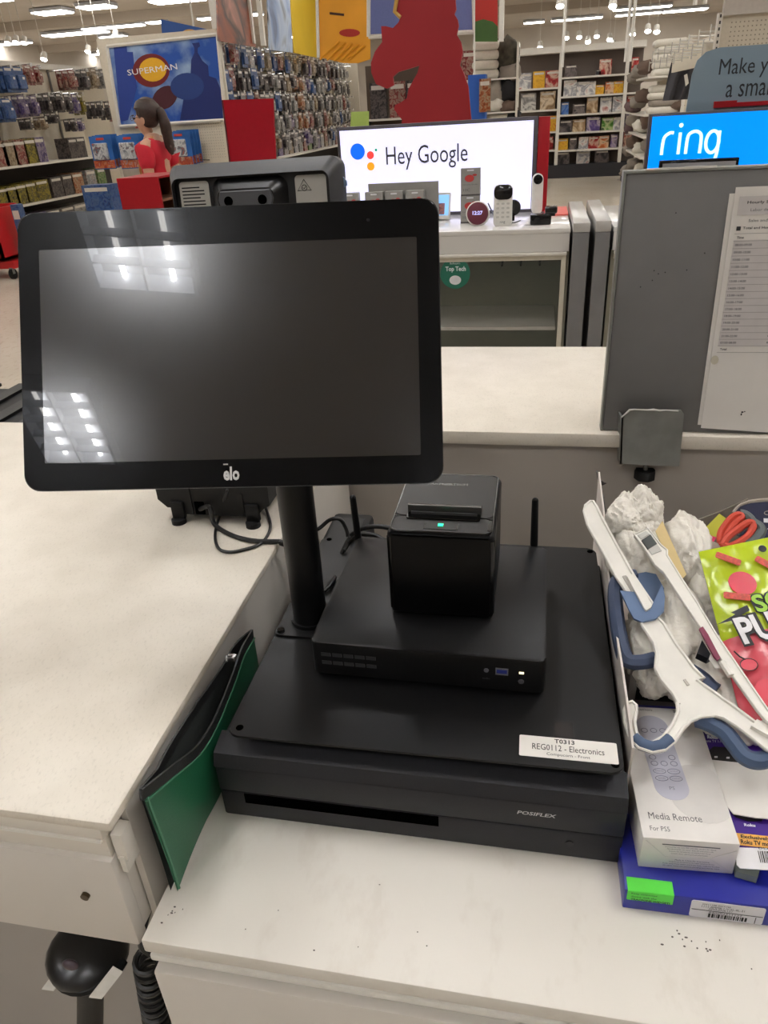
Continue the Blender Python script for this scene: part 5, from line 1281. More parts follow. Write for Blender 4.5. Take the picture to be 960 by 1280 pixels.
wallposter([(363, -8), (394, -8), (396, 72), (368, 66)], mat('banner olive yellow', (206, 172, 30), .6, noise_=(1.2, .1)), 'yellow_banner', 'plain mustard banner turned along the toy wall')
u = thing('yellow_banner', 'large orange-yellow banner with a red lozenge facing the counter', 'banner', py(430, 70, 15))
yb_ = [py(x, y, 15) for x, y in ((397, -10), (462, -10), (463, 74), (448, 79), (430, 79), (397, 71))]
part('sheet', MB().slab(yb_, (0, .02, 0)), yel2, u)
part('red_lozenge', MB().slab([py(437 + 13 * math.cos(a), 41 + 5 * math.sin(a), 14.99) for a in [i * math.pi / 10 for i in range(20)]], (0, .005, 0)), mat('lozenge red', (178, 40, 36), .5), u)
part('dark_bar', MB().slab([py(x, y, 14.99) for x, y in ((412, 15), (430, 17), (430, 20), (412, 18))], (0, .005, 0)), mat('banner brown', (70, 40, 26), .6), u)
b = MB()
for i in range(5): b.tube([py(400 + i * 9, 76 - abs(i - 2), 14.985), py(424 + i * 8, 52 + i, 14.985)], .02, 5)
part('fold', b, yel2, u)
part('rail', MB().cyl(py(396, -10, 14.98), py(398, 72, 14.98), .03, n=8), white_pl, u)

# --- toy wall at far left (faces +X)
XL = -7.6
u = thing('side_gondola', 'cream peg wall with scattered toys at the edge of the frame', 'shelving', (XL - .2, 11.5, 0))
part('back_board', MB().bx(XL - .5, XL - .46, 8.5, 14.6, 0, 2.42), pegb, u)
part('top_rail', MB().bx(XL - .5, XL - .38, 8.5, 14.6, 2.42, 2.5), shelf_m, u)
zs1, zs2 = px(55, 203, XL + .1).z, px(55, 251, XL + .1).z
for z in (zs1, zs2):
    part('shelf', MB().bx(XL - .46, XL + .1, 8.5, 14.2, z - .03, z), shelf_m, u)
part('shelf_back', MB().bx(XL - .459, XL - .44, 8.5, 14.2, .1, zs1 - .03), dark_m, u)
part('base_deck', MB().bx(XL - .46, XL + .05, 8.5, 14.2, 0, .14), shelf_m, u)
for y in (9.6, 11.2, 12.9): part('upright', MB().bx(XL - .458, XL - .44, y - .02, y + .02, zs1, 2.42), grey_steel, u)
cl_ = [('blue', 2, 84, 12, 34, 3), ('blue', 14, 84, 14, 34, 2), ('red', 27, 82, 9, 26, 3), ('red', 38, 84, 8, 24, 2), ('red', 82, 88, 9, 26, 3), ('dark', 98, 88, 9, 26, 2), ('tan', 110, 86, 8, 26, 2), ('grey', 122, 88, 8, 24, 2), ('tan', 131, 88, 7, 22, 2),
       ('blue', 0, 124, 14, 32, 3), ('purple', 19, 120, 9, 30, 3), ('purple', 34, 120, 8, 28, 2), ('dark', 50, 118, 8, 26, 2), ('dark', 66, 117, 7, 26, 3), ('dark', 76, 118, 6, 24, 3), ('purple', 86, 118, 7, 26, 2), ('yellow', 93, 118, 6, 28, 2), ('dark', 60, 142, 8, 14, 2), ('dark', 84, 150, 7, 16, 2), ('purple', 93, 150, 6, 16, 2),
       ('dark', 117, 128, 7, 22, 3), ('red', 137, 128, 7, 26, 2), ('dark', 127, 128, 6, 24, 2), ('dark', 28, 150, 8, 14, 2), ('tan', 46, 148, 8, 16, 2)]
for i, (k, x, y, w, h, n_) in enumerate(cl_):
    p0 = px(x, y, XL - .1); sc_ = 1190 / p0.y
    q = p0; hk = part('peg_hook', MB().cyl((XL - .46, q.y, q.z), (XL + .05, q.y, q.z + .012), .008, n=5).box((XL + .055, q.y, q.z), (.006, .05, .05)), chrome, u)
    for d in range(n_):
        toy(k, (XL - .02 - d * .11, q.y, q.z), max(.15, w * 1.9 / sc_), h / sc_, .06, '%s carded toy on the cream side wall, %s peg of the %s row, %s card' % (k, ORD[-1 + sum(1 for t_ in cl_[:i + 1] if (t_[2] > 105) + (t_[2] > 136) == (y > 105) + (y > 136))], ('top', 'middle', 'lowest')[(y > 105) + (y > 136)], ('front', 'second', 'third')[d]), 'carded toys on the cream side wall')
for i, (k, x, w) in enumerate((('red', 2, .30), ('tan', 14, .30), ('red', 27, .30), ('yellow', 40, .30), ('purple', 52, .26), ('dark', 92, .26), ('dark', 102, .26))):
    q = px(x, 208 - x * .13, XL - .0); h = 40 / 1190 * q.y
    boxed(k, (XL - .08, q.y, zs1 + .0005), (w, .24, h * .9 if i < 5 else h * .72), '%s boxed toy on the upper white shelf, %s from the frame edge' % (k, ('first', 'second', 'third', 'fourth', 'fifth', 'sixth', 'seventh')[i]), 'toy', 'boxed toys on the upper side shelf', rz=math.pi / 2)
for i, (k, x, w) in enumerate((('yellow', 4, .28), ('yellow', 16, .28), ('yellow', 28, .28), ('yellow', 40, .28), ('yellow', 54, .34), ('dark', 72, .3), ('dark', 86, .3), ('orange', 98, .34), ('white', 115, .3), ('green', 128, .26))):
    q = px(x, 256 - x * .19, XL); h = 30 / 1190 * q.y
    boxed(k, (XL - .1, q.y, zs2 + .0005), (w, .26, h), '%s boxed toy on the lower white shelf, %s from the frame edge' % (k, ('first', 'second', 'third', 'fourth', 'fifth', 'sixth', 'seventh', 'eighth', 'ninth', 'tenth')[i]), 'toy', 'boxed toys on the lower side shelf', rz=math.pi / 2)
for i, (k, x) in enumerate((('grey', 30), ('purple', 48), ('dark', 66), ('dark', 84), ('grey', 100))):
    q = px(x, 285 - x * .2, XL)
    boxed(k, (XL - .12, q.y, .1405), (.4, .3, .30), '%s boxed toy on the bottom deck of the side wall, %s in view' % (k, ('first', 'second', 'third', 'fourth', 'fifth')[i]), 'toy', 'boxed toys on the bottom deck', rz=math.pi / 2)
q = py(133, 270, 8.2)
boxed('blue', (q.x, 8.2, q.z), (.34, .2, .33), 'big blue boxed toy set beside the red cardboard bin', 'toy')
u = thing('low_table', 'low white display plinth under the big blue boxed toy set', 'plinth', (q.x, 8.2, 0))
part('body', MB().bx(q.x - .3, q.x + .3, 7.95, 8.45, .05, q.z - .02), shelf_m, u); part('top', MB().bx(q.x - .32, q.x + .32, 7.93, 8.47, q.z - .02, q.z - .0005, .004), white_pl, u)

# --- red bin and red header stand, red standee
u = thing('red_bin', 'red cardboard bin with an open brown side beside the woman', 'bin', py(172, 270, 4.6) * 1.0)
a, c, e_ = py(146, 226, 4.5), py(197, 223, 4.5), py(202, 268, 4.5)
bn = mat('inner brown board', (120, 84, 60), .8)
X0, X1, ZT = a.x, c.x, a.z
part('front', MB().bx(X0, X1, 4.5, 4.515, 0, ZT), red_m, u)
part('lid', MB().bx(X0, X1, 4.5, 4.9, ZT, ZT + .012), red_m, u)
part('back', MB().bx(X0, X1, 4.885, 4.9, 0, ZT), bn, u)
part('side', MB().bx(X0, X0 + .015, 4.515, 4.885, 0, ZT), red_m, u)
for z in (ZT - .13, ZT - .26, .3): part('shelf', MB().bx(X0 + .02, X1 - .01, 4.52, 4.88, z, z + .012), bn, u)
u = thing('red_header_stand', 'glossy red header board on a red cardboard stand', 'display stand', (py(312, 200, 5.2).x, 5.3, 0))
rg = mat('glossy red board', (164, 22, 38), .2)
P_ = [py(x, y, 5.2) for x, y in ((278, 125), (341, 123), (345, 206), (288, 208))]
part('header', MB().slab(P_, (0, .02, 0)), rg, u)
part('body', MB().bx(P_[3].x, P_[2].x, 5.18, 5.6, 0, P_[3].z - .05), red_m, u)
part('edge', MB().tube([P_[0], P_[3]], .006, 6), mat('edge dark red', (90, 18, 26), .5), u)
part('prop', MB().bx(P_[3].x + .02, P_[3].x + .06, 5.221, 5.25, P_[3].z - .06, P_[0].z - .1).bx(P_[2].x - .06, P_[2].x - .02, 5.221, 5.25, P_[3].z - .06, P_[0].z - .1), bn, u)
u = thing('red_standee', 'big red cardboard cut-out seen from behind above the light box', 'cut-out', (py(530, 150, 5).x, 5.0, 0))
zz = lambda x, y: (400 + x / 3.4286, y / 3.4286)
so = [zz(*p) for p in ((560, -120), (585, -60), (580, 0), (583, 40), (575, 60), (590, 85), (594, 110), (586, 150), (604, 180), (612, 220), (600, 280), (615, 310), (635, 370), (648, 515), (652, 640), (655, 760), (330, 760), (335, 600), (352, 515), (318, 468), (322, 450), (345, 440), (372, 420), (380, 380), (402, 340), (418, 312), (426, 280), (396, 290), (335, 308), (312, 330), (316, 365), (286, 380), (240, 360), (220, 312), (218, 270), (235, 222), (266, 180), (262, 112), (282, 112), (312, 120), (336, 96), (345, 75), (320, 50), (328, 0), (335, -60), (380, -110), (470, -140))]
part('board', MB().slab([py(x, y, 5.0) for x, y in so], (0, .03, 0)), mat('standee red', (150, 22, 28), .6, noise_=(6, .04)), u)
q = py(540, 220, 5.0); part('easel_leg', MB().slab([(q.x - .1, 5.03, q.z), (q.x + .1, 5.03, q.z), (q.x + .12, 5.35, 0), (q.x - .12, 5.35, 0)], (0, .012, 0)), bn, u)
part('base_flap', MB().bx(q.x - .25, q.x + .25, 4.9, 5.03, 0, q.z - .2), red_m, u)
rim_ = [py(x, y, 4.995) for x, y in [zz(*p) for p in ((345, 75), (320, 50), (328, 0), (335, -60))]]
part('gilt_edge', MB().tube(rim_, .012, 6), mat('gilt edge', (200, 160, 80), .5), u)

# --- between: blue-grey panel, red-green banner, posts
u = thing('framed_panel', 'blue-grey framed panel hanging behind the red cut-out', 'panel', py(530, 40, 12))
P_ = [py(x, y, 12) for x, y in ((461, -10), (592, -10), (593, 40), (461, 46))]
part('panel', MB().slab(P_, (0, .03, 0)), mat('periwinkle panel', (106, 118, 178), .6), u)
for i in range(4): part('frame_rail', MB().tube([P_[i] + Vector((0, -.01, 0)), P_[(i + 1) % 4] + Vector((0, -.01, 0))], .03, 6), white_pl, u)
u = thing('fruit_banner', 'narrow red banner with a green rounded shape at its foot', 'banner', py(608, 50, 11.6))
part('sheet', MB().slab([py(x, y, 11.6) for x, y in ((594, -10), (622, -10), (622, 52), (594, 52))], (0, .02, 0)), mat('banner red', (182, 40, 32), .6), u)
part('green_shape', MB().slab([py(x, y, 11.59) for x, y in ((594, 27), (604, 24), (616, 27), (622, 33), (622, 52), (594, 52))], (0, .006, 0)), mat('banner green', (60, 96, 40), .6, noise_=(2, .35)), u)
part('post', MB().bx(py(624, 20, 11.6).x, py(630, 20, 11.6).x, 11.58, 11.66, py(624, 52, 11.6).z, CEIL + .115), white_pl, u)
part('post', MB().bx(py(592, 20, 11.6).x, py(594, 20, 11.6).x, 11.58, 11.66, py(624, 110, 11.6).z, CEIL + .115), white_pl, u)

# --- bedding bay left of the game shelves
linen = mat('folded linen white', (222, 218, 208), .9, bump=(30, .6, .01)); greyfab = mat('pillow grey', (150, 142, 134), .95, bump=(20, .6, .01)); darkfab = mat('pillow black', (34, 34, 38), .9, bump=(20, .5, .01)); brownfab = mat('pillow brown', (112, 94, 84), .95, bump=(25, .6, .01)); robe = mat('throw charcoal', (70, 70, 76), .95, bump=(25, .5, .01))
u = thing('bedding_gondola', 'white shelving bay of blankets and cushions left of the game shelves', 'shelving', (py(618, 150, 12).x, 12.2, 0))
bxa, bxb = py(594, 100, 12).x, py(645, 100, 12).x
part('end_panel', MB().bx(bxb, bxb + .03, 12.0, 12.5, 0, py(646, 52, 12).z), shelf_m, u)
part('back_board', MB().bx(bxa, bxb, 12.5, 12.53, 0, py(646, 52, 12).z), pegb, u)
SZ = [py(620, yy, 12).z for yy in (98, 140, 165)]
for z in SZ: part('shelf', MB().bx(bxa - .35, bxb, 11.95, 12.5, z - .02, z), shelf_m, u)
part('base', MB().bx(bxa, bxb, 12.0, 12.5, 0, .15), dark_m, u)
def blanket(p, sz, m_, label, group, rz=0, folds=3):
    b = MB(); random.seed(int(abs(p[0] * 1000 + p[2] * 777)))
    h = sz[2] / folds
    for i in range(folds):
        b.box((random.uniform(-.01, .01), random.uniform(-.01, .01), h * (i + .5)), (sz[0] * random.uniform(.95, 1.02), sz[1], h * 1.04), bev=h * .46, seg=3)
    o = bpy.data.objects.new('folded_blanket', mesh_of('folded_blanket', b, m_)); COL.objects.link(o); o.location = p; o.rotation_euler = (0, 0, rz)
    RM[o.name] = Matrix.Translation(Vector(p)); return setp(o, label, 'blanket', group)
def cushion(p, r, m_, label, group, rz=0, tilt=0):
    b = MB(); M_ = Matrix.Rotation(rz, 4, 'Z') @ Matrix.Rotation(tilt, 4, 'Y')
    def fn(d): return (1 + .30 * noise.noise(d * 1.9 + Vector(p) * 3) + .10 * noise.noise(d * 5 + Vector(p))) / (abs(d.x) ** 3.2 + abs(d.z) ** 3.2 + abs(d.y) ** 2.0) ** (1 / 2.8)
    b.ball((0, 0, 0), r, 16, 10, M_, fn)
    o = bpy.data.objects.new('cushion', mesh_of('cushion', b, m_, ang=80)); COL.objects.link(o); o.location = p
    RM[o.name] = Matrix.Translation(Vector(p)); return setp(o, label, 'cushion', group)
gB = 'folded linens left of the game shelves'; gC = 'cushions left of the game shelves'
xm = py(607, 100, 12).x; hgt = (py(607, 50, 12).z - SZ[0]) / 4
for i, nm in enumerate(('lowest', 'second', 'third', 'topmost')):
    blanket((xm, 12.2, SZ[0] + hgt * i), (.38, .4, hgt * .98), linen, '%s folded white linen in the stack under the red and green banner' % nm, gB, folds=1)
for (x, y, rx, rz_, m_, l) in ((634, 68, .17, .2, mat('pillow olive check', (70, 66, 56), .95, noise_=(12, .5)), 'olive and brown cushion beside the white linen stack'), (636, 90, .16, .12, greyfab, 'grey cushion lying under the olive cushion'), (634, 112, .14, .14, darkfab, 'black cushion standing on the shelf under the white linen'), (618, 113, .13, .17, greyfab, 'beige-grey cushion beside the black cushion'), (618, 131, .14, .1, linen, 'pale rounded cushion at the foot of the bedding bay'), (635, 133, .13, .09, brownfab, 'brown cushion low in the bedding bay'), (622, 152, .2, .12, linen, 'white cushion just above the light box'), (640, 150, .13, .12, darkfab, 'dark patterned cushion just above the light box')):
    q = py(x, y, 12.15); cushion((q.x, 12.15, q.z), (rx, .16, rz_), m_, l, gC)
u = thing('blue_floor_display', 'blue cardboard display with orange figure packs beside the red cut-out', 'display', (py(597, 150, 10).x, 10.0, 0))
a, c = py(585, 94, 10), py(607, 94, 10)
part('body', MB().bx(a.x, c.x, 10.0, 10.3, 0, a.z), mat('display blue', (40, 96, 190), .5), u)
boxed('orange', (py(606, 140, 9.97).x, 9.9695, py(606, 140, 9.97).z), (.13, .06, .34), 'orange figure pack hooked on the blue cardboard display', 'toy')
boxed('red', (py(588, 92, 12.1).x, 12.2, SZ[0] + .0005), (.24, .2, .36), 'dark red boxed set on the shelf behind the red cut-out', 'toy')
# dark game boxes seen under the jaw of the red cut-out
u = thing('box_table', 'low dark shelf unit with framed boxes behind the light box', 'shelving', (py(480, 150, 13).x, 13.2, 0))
a, c = py(452, 150, 13), py(580, 148, 13)
part('shelf', MB().bx(a.x, c.x, 13.0, 13.5, a.z - .03, a.z), shelf_m, u); part('back', MB().bx(a.x, c.x, 13.5, 13.53, 0, a.z + .75), mat('brown back board', (84, 70, 58), .8), u)
part('leg', MB().bx(a.x, a.x + .05, 13.0, 13.5, 0, a.z - .03), dark_m, u); part('leg', MB().bx(c.x - .05, c.x, 13.0, 13.5, 0, a.z - .03), dark_m, u)
for i, (x, k) in enumerate(((474, 'dark'), (498, 'red'), (519, 'dark'), (546, 'tan'), (570, 'dark'))):
    q = py(x, 149, 13.1); boxed(k, (q.x, 13.15, a.z + .0005), (.26, .1, .5), '%s window box standing behind the light box, %s in the row' % (k, ('first', 'second', 'third', 'fourth', 'fifth')[i]), 'toy', 'window boxes behind the light box')
solo('lime_sign', 'small lime green card sign at the end of the toy wall', 'sign', MB().slab([py(x, y, 9) for x, y in ((439, 140), (461, 139), (461, 158), (438, 158))], (0, .01, 0)), mat('lime sign', (176, 206, 110), .5))
q = py(450, 158, 9); solo('sign_post', 'thin grey post carrying the small lime card sign', 'post', MB().bx(q.x - .02, q.x + .02, 9.0, 9.03, 0, q.z), grey_steel)

# --- game shelves facing the counter
YG = 18.6
def g(x, y): return py(x, y, YG)
u = thing('game_shelves', 'tall white shelving of board games and books facing the counter', 'shelving', (g(715, 200).x, 18.9, 0))
zt_, zb_ = g(700, 66).z, 0.0
gx = [g(645, 140).x, g(698, 140).x, g(779, 140).x, g(800, 140).x]
part('back_board', MB().bx(gx[0], gx[3], 18.98, 19.0, .0, zt_), mat('shelf back taupe', (120, 110, 104), .8), u)
part('header', MB().bx(gx[0], gx[3], 18.55, 19.0, zt_, zt_ + .12), shelf_m, u)
for x in gx[:3]: part('upright', MB().bx(x - .035, x + .035, 18.55, 18.62, .12, zt_), shelf_m, u)
part('base', MB().bx(gx[0], gx[3], 18.5, 19.0, 0, g(700, 206).z), mat('base dark', (44, 44, 50), .6), u)
ZL = [g(738, yy).z for yy in (94.5, 118.5, 141.5, 164, 186, 206)]
zl2 = [g(675, yy).z for yy in (110, 137.5, 165, 188, 210)]
for z in ZL[:-1]: part('shelf', MB().bx(gx[1] + .03, gx[2] - .03, 18.56, 18.98, z - .035, z), shelf_m, u)
for z in zl2[:-1]: part('shelf', MB().bx(gx[0] + .03, gx[1] - .03, 18.56, 18.98, z - .035, z), shelf_m, u)
for z in ZL[:-1]: part('shelf', MB().bx(gx[2] + .03, gx[3], 18.56, 18.98, z - .035, z), shelf_m, u)
GM = {'red': 'red', 'blue': 'blue', 'grey': 'white', 'tan': 'tan', 'yellow': 'yellow'}
for k_, v_ in PAL.items(): pk['game ' + k_] = print_mat('game print ' + k_, v_, 7)
pk['game gold'] = gy = print_mat('game gold', [(206, 150, 40), (236, 186, 50), (200, 90, 40)], 12); 
rowsG = [(0, ((711, 14, 14, 'dark'), (753, 14, 18, 'red'), (745, 6, 6, 'dark'))), (1, ((711, 15, 19, 'white'), (731, 22, 16, 'white'), (748, 10, 11, 'gold'), (760, 10, 14, 'orange'), (771, 11, 14, 'gold'))),
         (2, ((706, 9, 15, 'blue'), (724, 15, 12, 'dark'), (740, 13, 19, 'tan'), (757, 13, 18, 'white'), (772, 12, 18, 'white'))), (3, ((708, 15, 15, 'dark'), (725, 15, 15, 'tan'), (743, 16, 17, 'purple'), (761, 14, 15, 'green'), (773, 9, 15, 'white'))),
         (4, ((705, 14, 14, 'gold'), (719, 9, 15, 'dark'), (732, 11, 15, 'white'), (745, 12, 15, 'red'), (758, 12, 15, 'orange'), (771, 8, 16, 'purple'))), (5, ((707, 16, 18, 'dark'), (733, 16, 18, 'white'), (757, 17, 18, 'dark')))]
rowsL = [(0, ((655, 15, 19, 'white'), (672, 14, 20, 'gold'), (689, 17, 20, 'red'))), (1, ((660, 18, 21, 'grey'), (684, 18, 22, 'tan'))), (2, ((690, 12, 19, 'gold'),)), (3, ((687, 12, 16, 'red'),)), (4, ((684, 6, 16, 'green'),))]
ords = ('first', 'second', 'third', 'fourth', 'fifth', 'sixth')
for ri, its in rowsG:
    for i, (x, w, h, k) in enumerate(its):
        z = ZL[ri] if ri < 5 else g(738, 206).z
        boxed('game ' + k, (g(x, 140).x, 18.75, z + .0005), (w / 1050 * 18.6, .12, h / 1190 * 18.6), '%s game box on the %s shelf of the wide game bay, %s from the post' % ('golden' if k == 'gold' else k, ('top', 'second', 'third', 'fourth', 'fifth', 'lowest')[ri], ords[i]), 'game box', 'games in the wide bay', name='game_box')
for ri, its in rowsL:
    for i, (x, w, h, k) in enumerate(its):
        z = zl2[ri] if ri < 4 else g(675, 208).z
        boxed('game ' + k, (g(x, 140).x, 18.75, z + .0005), (w / 1050 * 18.6, .12, h / 1190 * 18.6), '%s game box on the %s shelf of the narrow game bay, %s in view' % ('golden' if k == 'gold' else k, ('top', 'second', 'third', 'fourth', 'lowest')[ri], ords[i]), 'game box', 'games in the narrow bay', name='game_box')
boxed('game red', (g(789, 140).x, 18.75, ZL[0] + .0005), (.14, .12, .28), 'red game box at the far end of the top game shelf', 'game box', 'games in the wide bay', name='game_box')
for i, zi in enumerate((2, 3, 4)): boxed('game ' + ('red', 'purple', 'red')[i], (g(788, 140).x, 18.75, ZL[zi] + .0005), (.16, .12, .28), '%s game box half hidden by blankets on the %s shelf' % (('red', 'purple', 'red')[i], ('third', 'fourth', 'fifth')[i]), 'game box', 'games in the wide bay', name='game_box')
# hanging poles
for i, (x, Y_) in enumerate(((783, 17), (789, 17), (862, 9.5), (874, 9.5), (704, 17.5))):
    q = py(x, 60, Y_); solo('hanging_pole', 'thin white pole %s' % ('first of the pair at the edge of the game shelves', 'second of the pair at the edge of the game shelves', 'first of the pair above the blankets', 'second of the pair above the blankets', 'above the middle post of the game shelves')[i], 'pole', MB().cyl((q.x, Y_, zt_ - .3 if i in (0, 1, 4) else 2.3), (q.x, Y_, CEIL + .115), .03 if Y_ > 12 else .02, n=8), white_pl)

# --- blanket gondola right
XR = 1.6
u = thing('blanket_gondola', 'grey-white shelving of folded blankets and plush cushions', 'shelving', (2.1, 15.7, 0))
zr = [1.785, 1.25, .937, .625]
part('back_board', MB().bx(2.2, 2.23, 14.15, 17.4, 0, 1.78), pegb, u)
for z in zr: part('shelf', MB().bx(XR, 2.6, 14.1, 17.4, z - .03, z), shelf_m, u)
part('base', MB().bx(XR + .02, 2.55, 14.15, 17.4, 0, .15), dark_m, u)
for y in (14.12, 17.35): part('upright', MB().bx(2.15, 2.2, y, y + .05, 0, 2.3), shelf_m, u)
gK = 'folded blankets on the right shelving'; gP = 'plush cushions on the right shelving'
z = zr[0]
for i, nm in enumerate(('lowest', 'second', 'third', 'fourth', 'topmost')):
    blanket((XR + .32 + .02 * (i % 2), 14.4, z), (.50, .4, .098), linen, '%s folded cream blanket in the upper stack on the right shelving' % nm, gK, folds=1); z += .099
z = zr[1]
for i, nm in enumerate(('lowest', 'second', 'third', 'topmost')):
    blanket((XR + .30 + .02 * (i % 2), 14.4, z), (.5, .4, .10), greyfab if i == 1 else linen, '%s folded %s blanket in the lower stack on the right shelving' % (nm, 'grey' if i == 1 else 'cream'), gK, folds=1); z += .101
for i, (x, y, m_, l) in enumerate(((793, 90, greyfab, 'grey blanket roll'), (803, 84, brownfab, 'brown blanket roll'), (790, 97, greyfab, 'lower grey blanket roll'), (800, 120, brownfab, 'brown plush'), (792, 128, greyfab, 'grey plush'), (786, 134, mat('mauve plush', (116, 96, 98), .95), 'mauve plush'),
                                   (788, 150, greyfab, 'grey plush'), (798, 158, linen, 'cream plush'), (785, 160, mat('mauve plush', (116, 96, 98), .95), 'mauve plush'), (804, 152, brownfab, 'brown plush'),
                                   (788, 178, brownfab, 'brown plush'), (797, 186, linen, 'cream plush'), (783, 188, greyfab, 'grey plush'), (805, 182, greyfab, 'grey plush'),
                                   (788, 205, greyfab, 'grey plush'), (798, 212, linen, 'cream plush'), (780, 214, greyfab, 'grey plush'), (775, 228, greyfab, 'grey plush'), (785, 226, linen, 'cream plush'))):
    Yq = 17.1 - (x - 779) * .1; q = px(x, y, XR + .12)
    q = py(x, y, Yq); cushion((q.x + .08, q.y, q.z), (.13, .16, .10), m_, '%s, %s of the blanket shelving, %s from the top' % (l, ('top shelf', 'second shelf', 'third shelf', 'fourth shelf', 'foot')[min(4, max(0, int((y - 75) / 32)))], ORD[i]), gP, rz=i * .7)
for i, x in enumerate((868, 848, 858)):
    q = py(x, 132, 14.3); cushion((q.x, 14.3, q.z), (.14, .15, .08), (brownfab, brownfab, linen)[i], '%s plush on the shelf just above the blue screen' % ('large brown', 'small brown', 'cream')[i], gP, rz=i)
u = thing('hanging_throw', 'charcoal throw hanging with white tags beside the cream blankets', 'throw', (py(850, 125, 12.5).x, 12.5, 1.2))
b = MB()
q0, q1 = py(842, 66, 12.5), py(862, 124, 12.5)
def thr(a, v):
    x = q0.x - .07 * v + (q1.x - q0.x + .14 - .02 * v) * a; z = q0.z - (q0.z - q1.z) * v - .12 * a * (1 - v)
    return Vector((x, 12.5 + .05 * math.sin(a * 17 + v * 2), z))
part('cloth', b.grid(thr, 24, 12), robe, u)
part('tag', MB().slab([py(x, y, 12.42) for x, y in ((860, 58), (866, 52), (872, 64), (864, 70))], (0, .004, 0)), paper_m, u)
part('tag', MB().slab([py(x, y, 12.42) for x, y in ((855, 94), (859, 92), (861, 104), (857, 108))], (0, .004, 0)), paper_m, u)
part('hanger_bar', MB().cyl((q0.x - .05, 12.52, q0.z + .01), (q1.x + .1, 12.52, q0.z + .01), .012, n=6), chrome, u)
part('bracket', MB().cyl((q0.x + .2, 12.52, q0.z + .01), (q0.x + .2, 14.3, q0.z + .01), .012, n=6), chrome, u)
# nearer pegboard gondola at the right edge
u = thing('peg_gondola', 'cream pegboard gondola end with rows of holes at the upper right', 'shelving', (2.4, 10, 0))
qa, qb = py(903, 20, 7.6), py(903, 60, 7.6)
part('end_pegboard', MB().bx(qa.x, 3.4, 7.6, 7.63, 0, qa.z), pegb, u)
part('top_panel', MB().bx(qa.x + .0, 3.4, 7.57, 7.63, qa.z, qa.z + .5), mat('grey top panel', (196, 190, 184), .6), u)
part('side_board', MB().bx(qa.x + .3, qa.x + .33, 7.63, 12.3, qa.z - .28, qa.z - .02), pegb, u)
part('corner_upright', MB().bx(qa.x - .035, qa.x, 7.57, 7.64, 0, qa.z + .02), shelf_m, u)
b = MB()
for i in range(17):
    for j in range(14): b.box((qa.x + .08 + i * .032, 7.599, qa.z - .05 - j * .032), (.009, .003, .009))
part('peg_holes', b, mat('peg hole', (150, 142, 128), .8), u, kind='stuff')
b = MB()
for j in range(22): b.box((qa.x - .018, 7.569, qa.z - j * .045), (.012, .003, .022))
part('slot_holes', b, dark_m, u, kind='stuff')
for i in range(16):
    y = 7.9 + i * .28
    z = qa.z - .06 - .10 * (i % 2)
    part('peg_hook', MB().cyl((qa.x + .3, y, z), (qa.x - .02, y, z + .01), .007, n=5).box((qa.x - .022, y, z - .03), (.004, .05, .12)), mat('clear hook tag', (214, 212, 208), .15), u)
cushion((py(890, 62, 8.6).x, 8.6, py(890, 60, 8.6).z), (.09, .09, .07), linen, 'small white plush hanging on the near peg wall', gP)

# --- red cart at the edge of the frame
u = thing('shopping_cart', 'red plastic shopping cart with black casters at the frame edge', 'cart', (-6.55, 8.2, 0))
qc = pz(14, 350, 0); CX, CY = qc.x, qc.y
rc_ = mat('cart red', (196, 28, 34), .35)
part('basket', MB().bx(CX - .85, CX - .82, CY, CY + .5, .3, .8).bx(CX - .05, CX - .02, CY, CY + .5, .22, .78).bx(CX - .85, CX - .02, CY, CY + .03, .22, .42).bx(CX - .85, CX - .02, CY, CY + .03, .70, .80).bx(CX - .85, CX - .02, CY + .47, CY + .5, .3, .8).bx(CX - .85, CX - .02, CY, CY + .5, .22, .25), rc_, u)
for i in range(5): part('bar', MB().bx(CX - .84 + i * .16, CX - .80 + i * .16, CY + .005, CY + .025, .42, .70), rc_, u)
part('chassis', MB().bx(CX - .8, CX + .06, CY + .05, CY + .45, .12, .2), rc_, u)
for sx in (-.7, 0.0):
    for sy in (.06, .44):
        part('caster', MB().cyl((CX + sx - .015, CY + sy, .06), (CX + sx + .02, CY + sy, .06), .06, n=16), rubber, u)
        part('fork', MB().bx(CX + sx - .02, CX + sx + .025, CY + sy - .02, CY + sy + .02, .06, .13), galv, u)
boxed('tan', (CX - .2, CY + .15, .251), (.22, .12, .36), 'tan packaged item inside the red shopping cart', 'package')
boxed('blue', (CX + .12, CY + .3, .0), (.1, .1, .8), 'slim blue box standing behind the red shopping cart', 'package')

# ================================================================ woman in red walking behind the counter
skin_m = mat('skin', (206, 160, 134), .55, noise_=(30, .05)); hair_m = mat('dark brown hair', (52, 36, 30), .5, noise_=(60, .3), bump=(200, .4)); shirt_m = mat('red t-shirt', (204, 34, 54), .8, noise_=(20, .06)); jean_m = mat('dark trousers', (40, 44, 58), .85)
def skinned(name, joints, bones, parent, m_, base, lvl=2):
    names = list(joints); me = bpy.data.meshes.new(name)
    me.from_pydata([tuple(Vector(joints[k][0])) for k in names], [(names.index(a), names.index(c)) for a, c in bones], [])
    o = bpy.data.objects.new(name, me); COL.objects.link(o); o.parent = parent
    md = o.modifiers.new('skin', 'SKIN'); md.use_smooth_shade = True
    for i, k in enumerate(names):
        r = joints[k][1]; sv = me.skin_vertices[0].data[i]
        sv.radius = r if isinstance(r, tuple) else (r, r); sv.use_root = (i == 0)
    sb = o.modifiers.new('sub', 'SUBSURF'); sb.levels = lvl; sb.render_levels = lvl
    me.materials.append(m_); RM[o.name] = RM[parent.name]
    return o
WP = py(183, 137, 6.0); WS = WP.z / 1.63
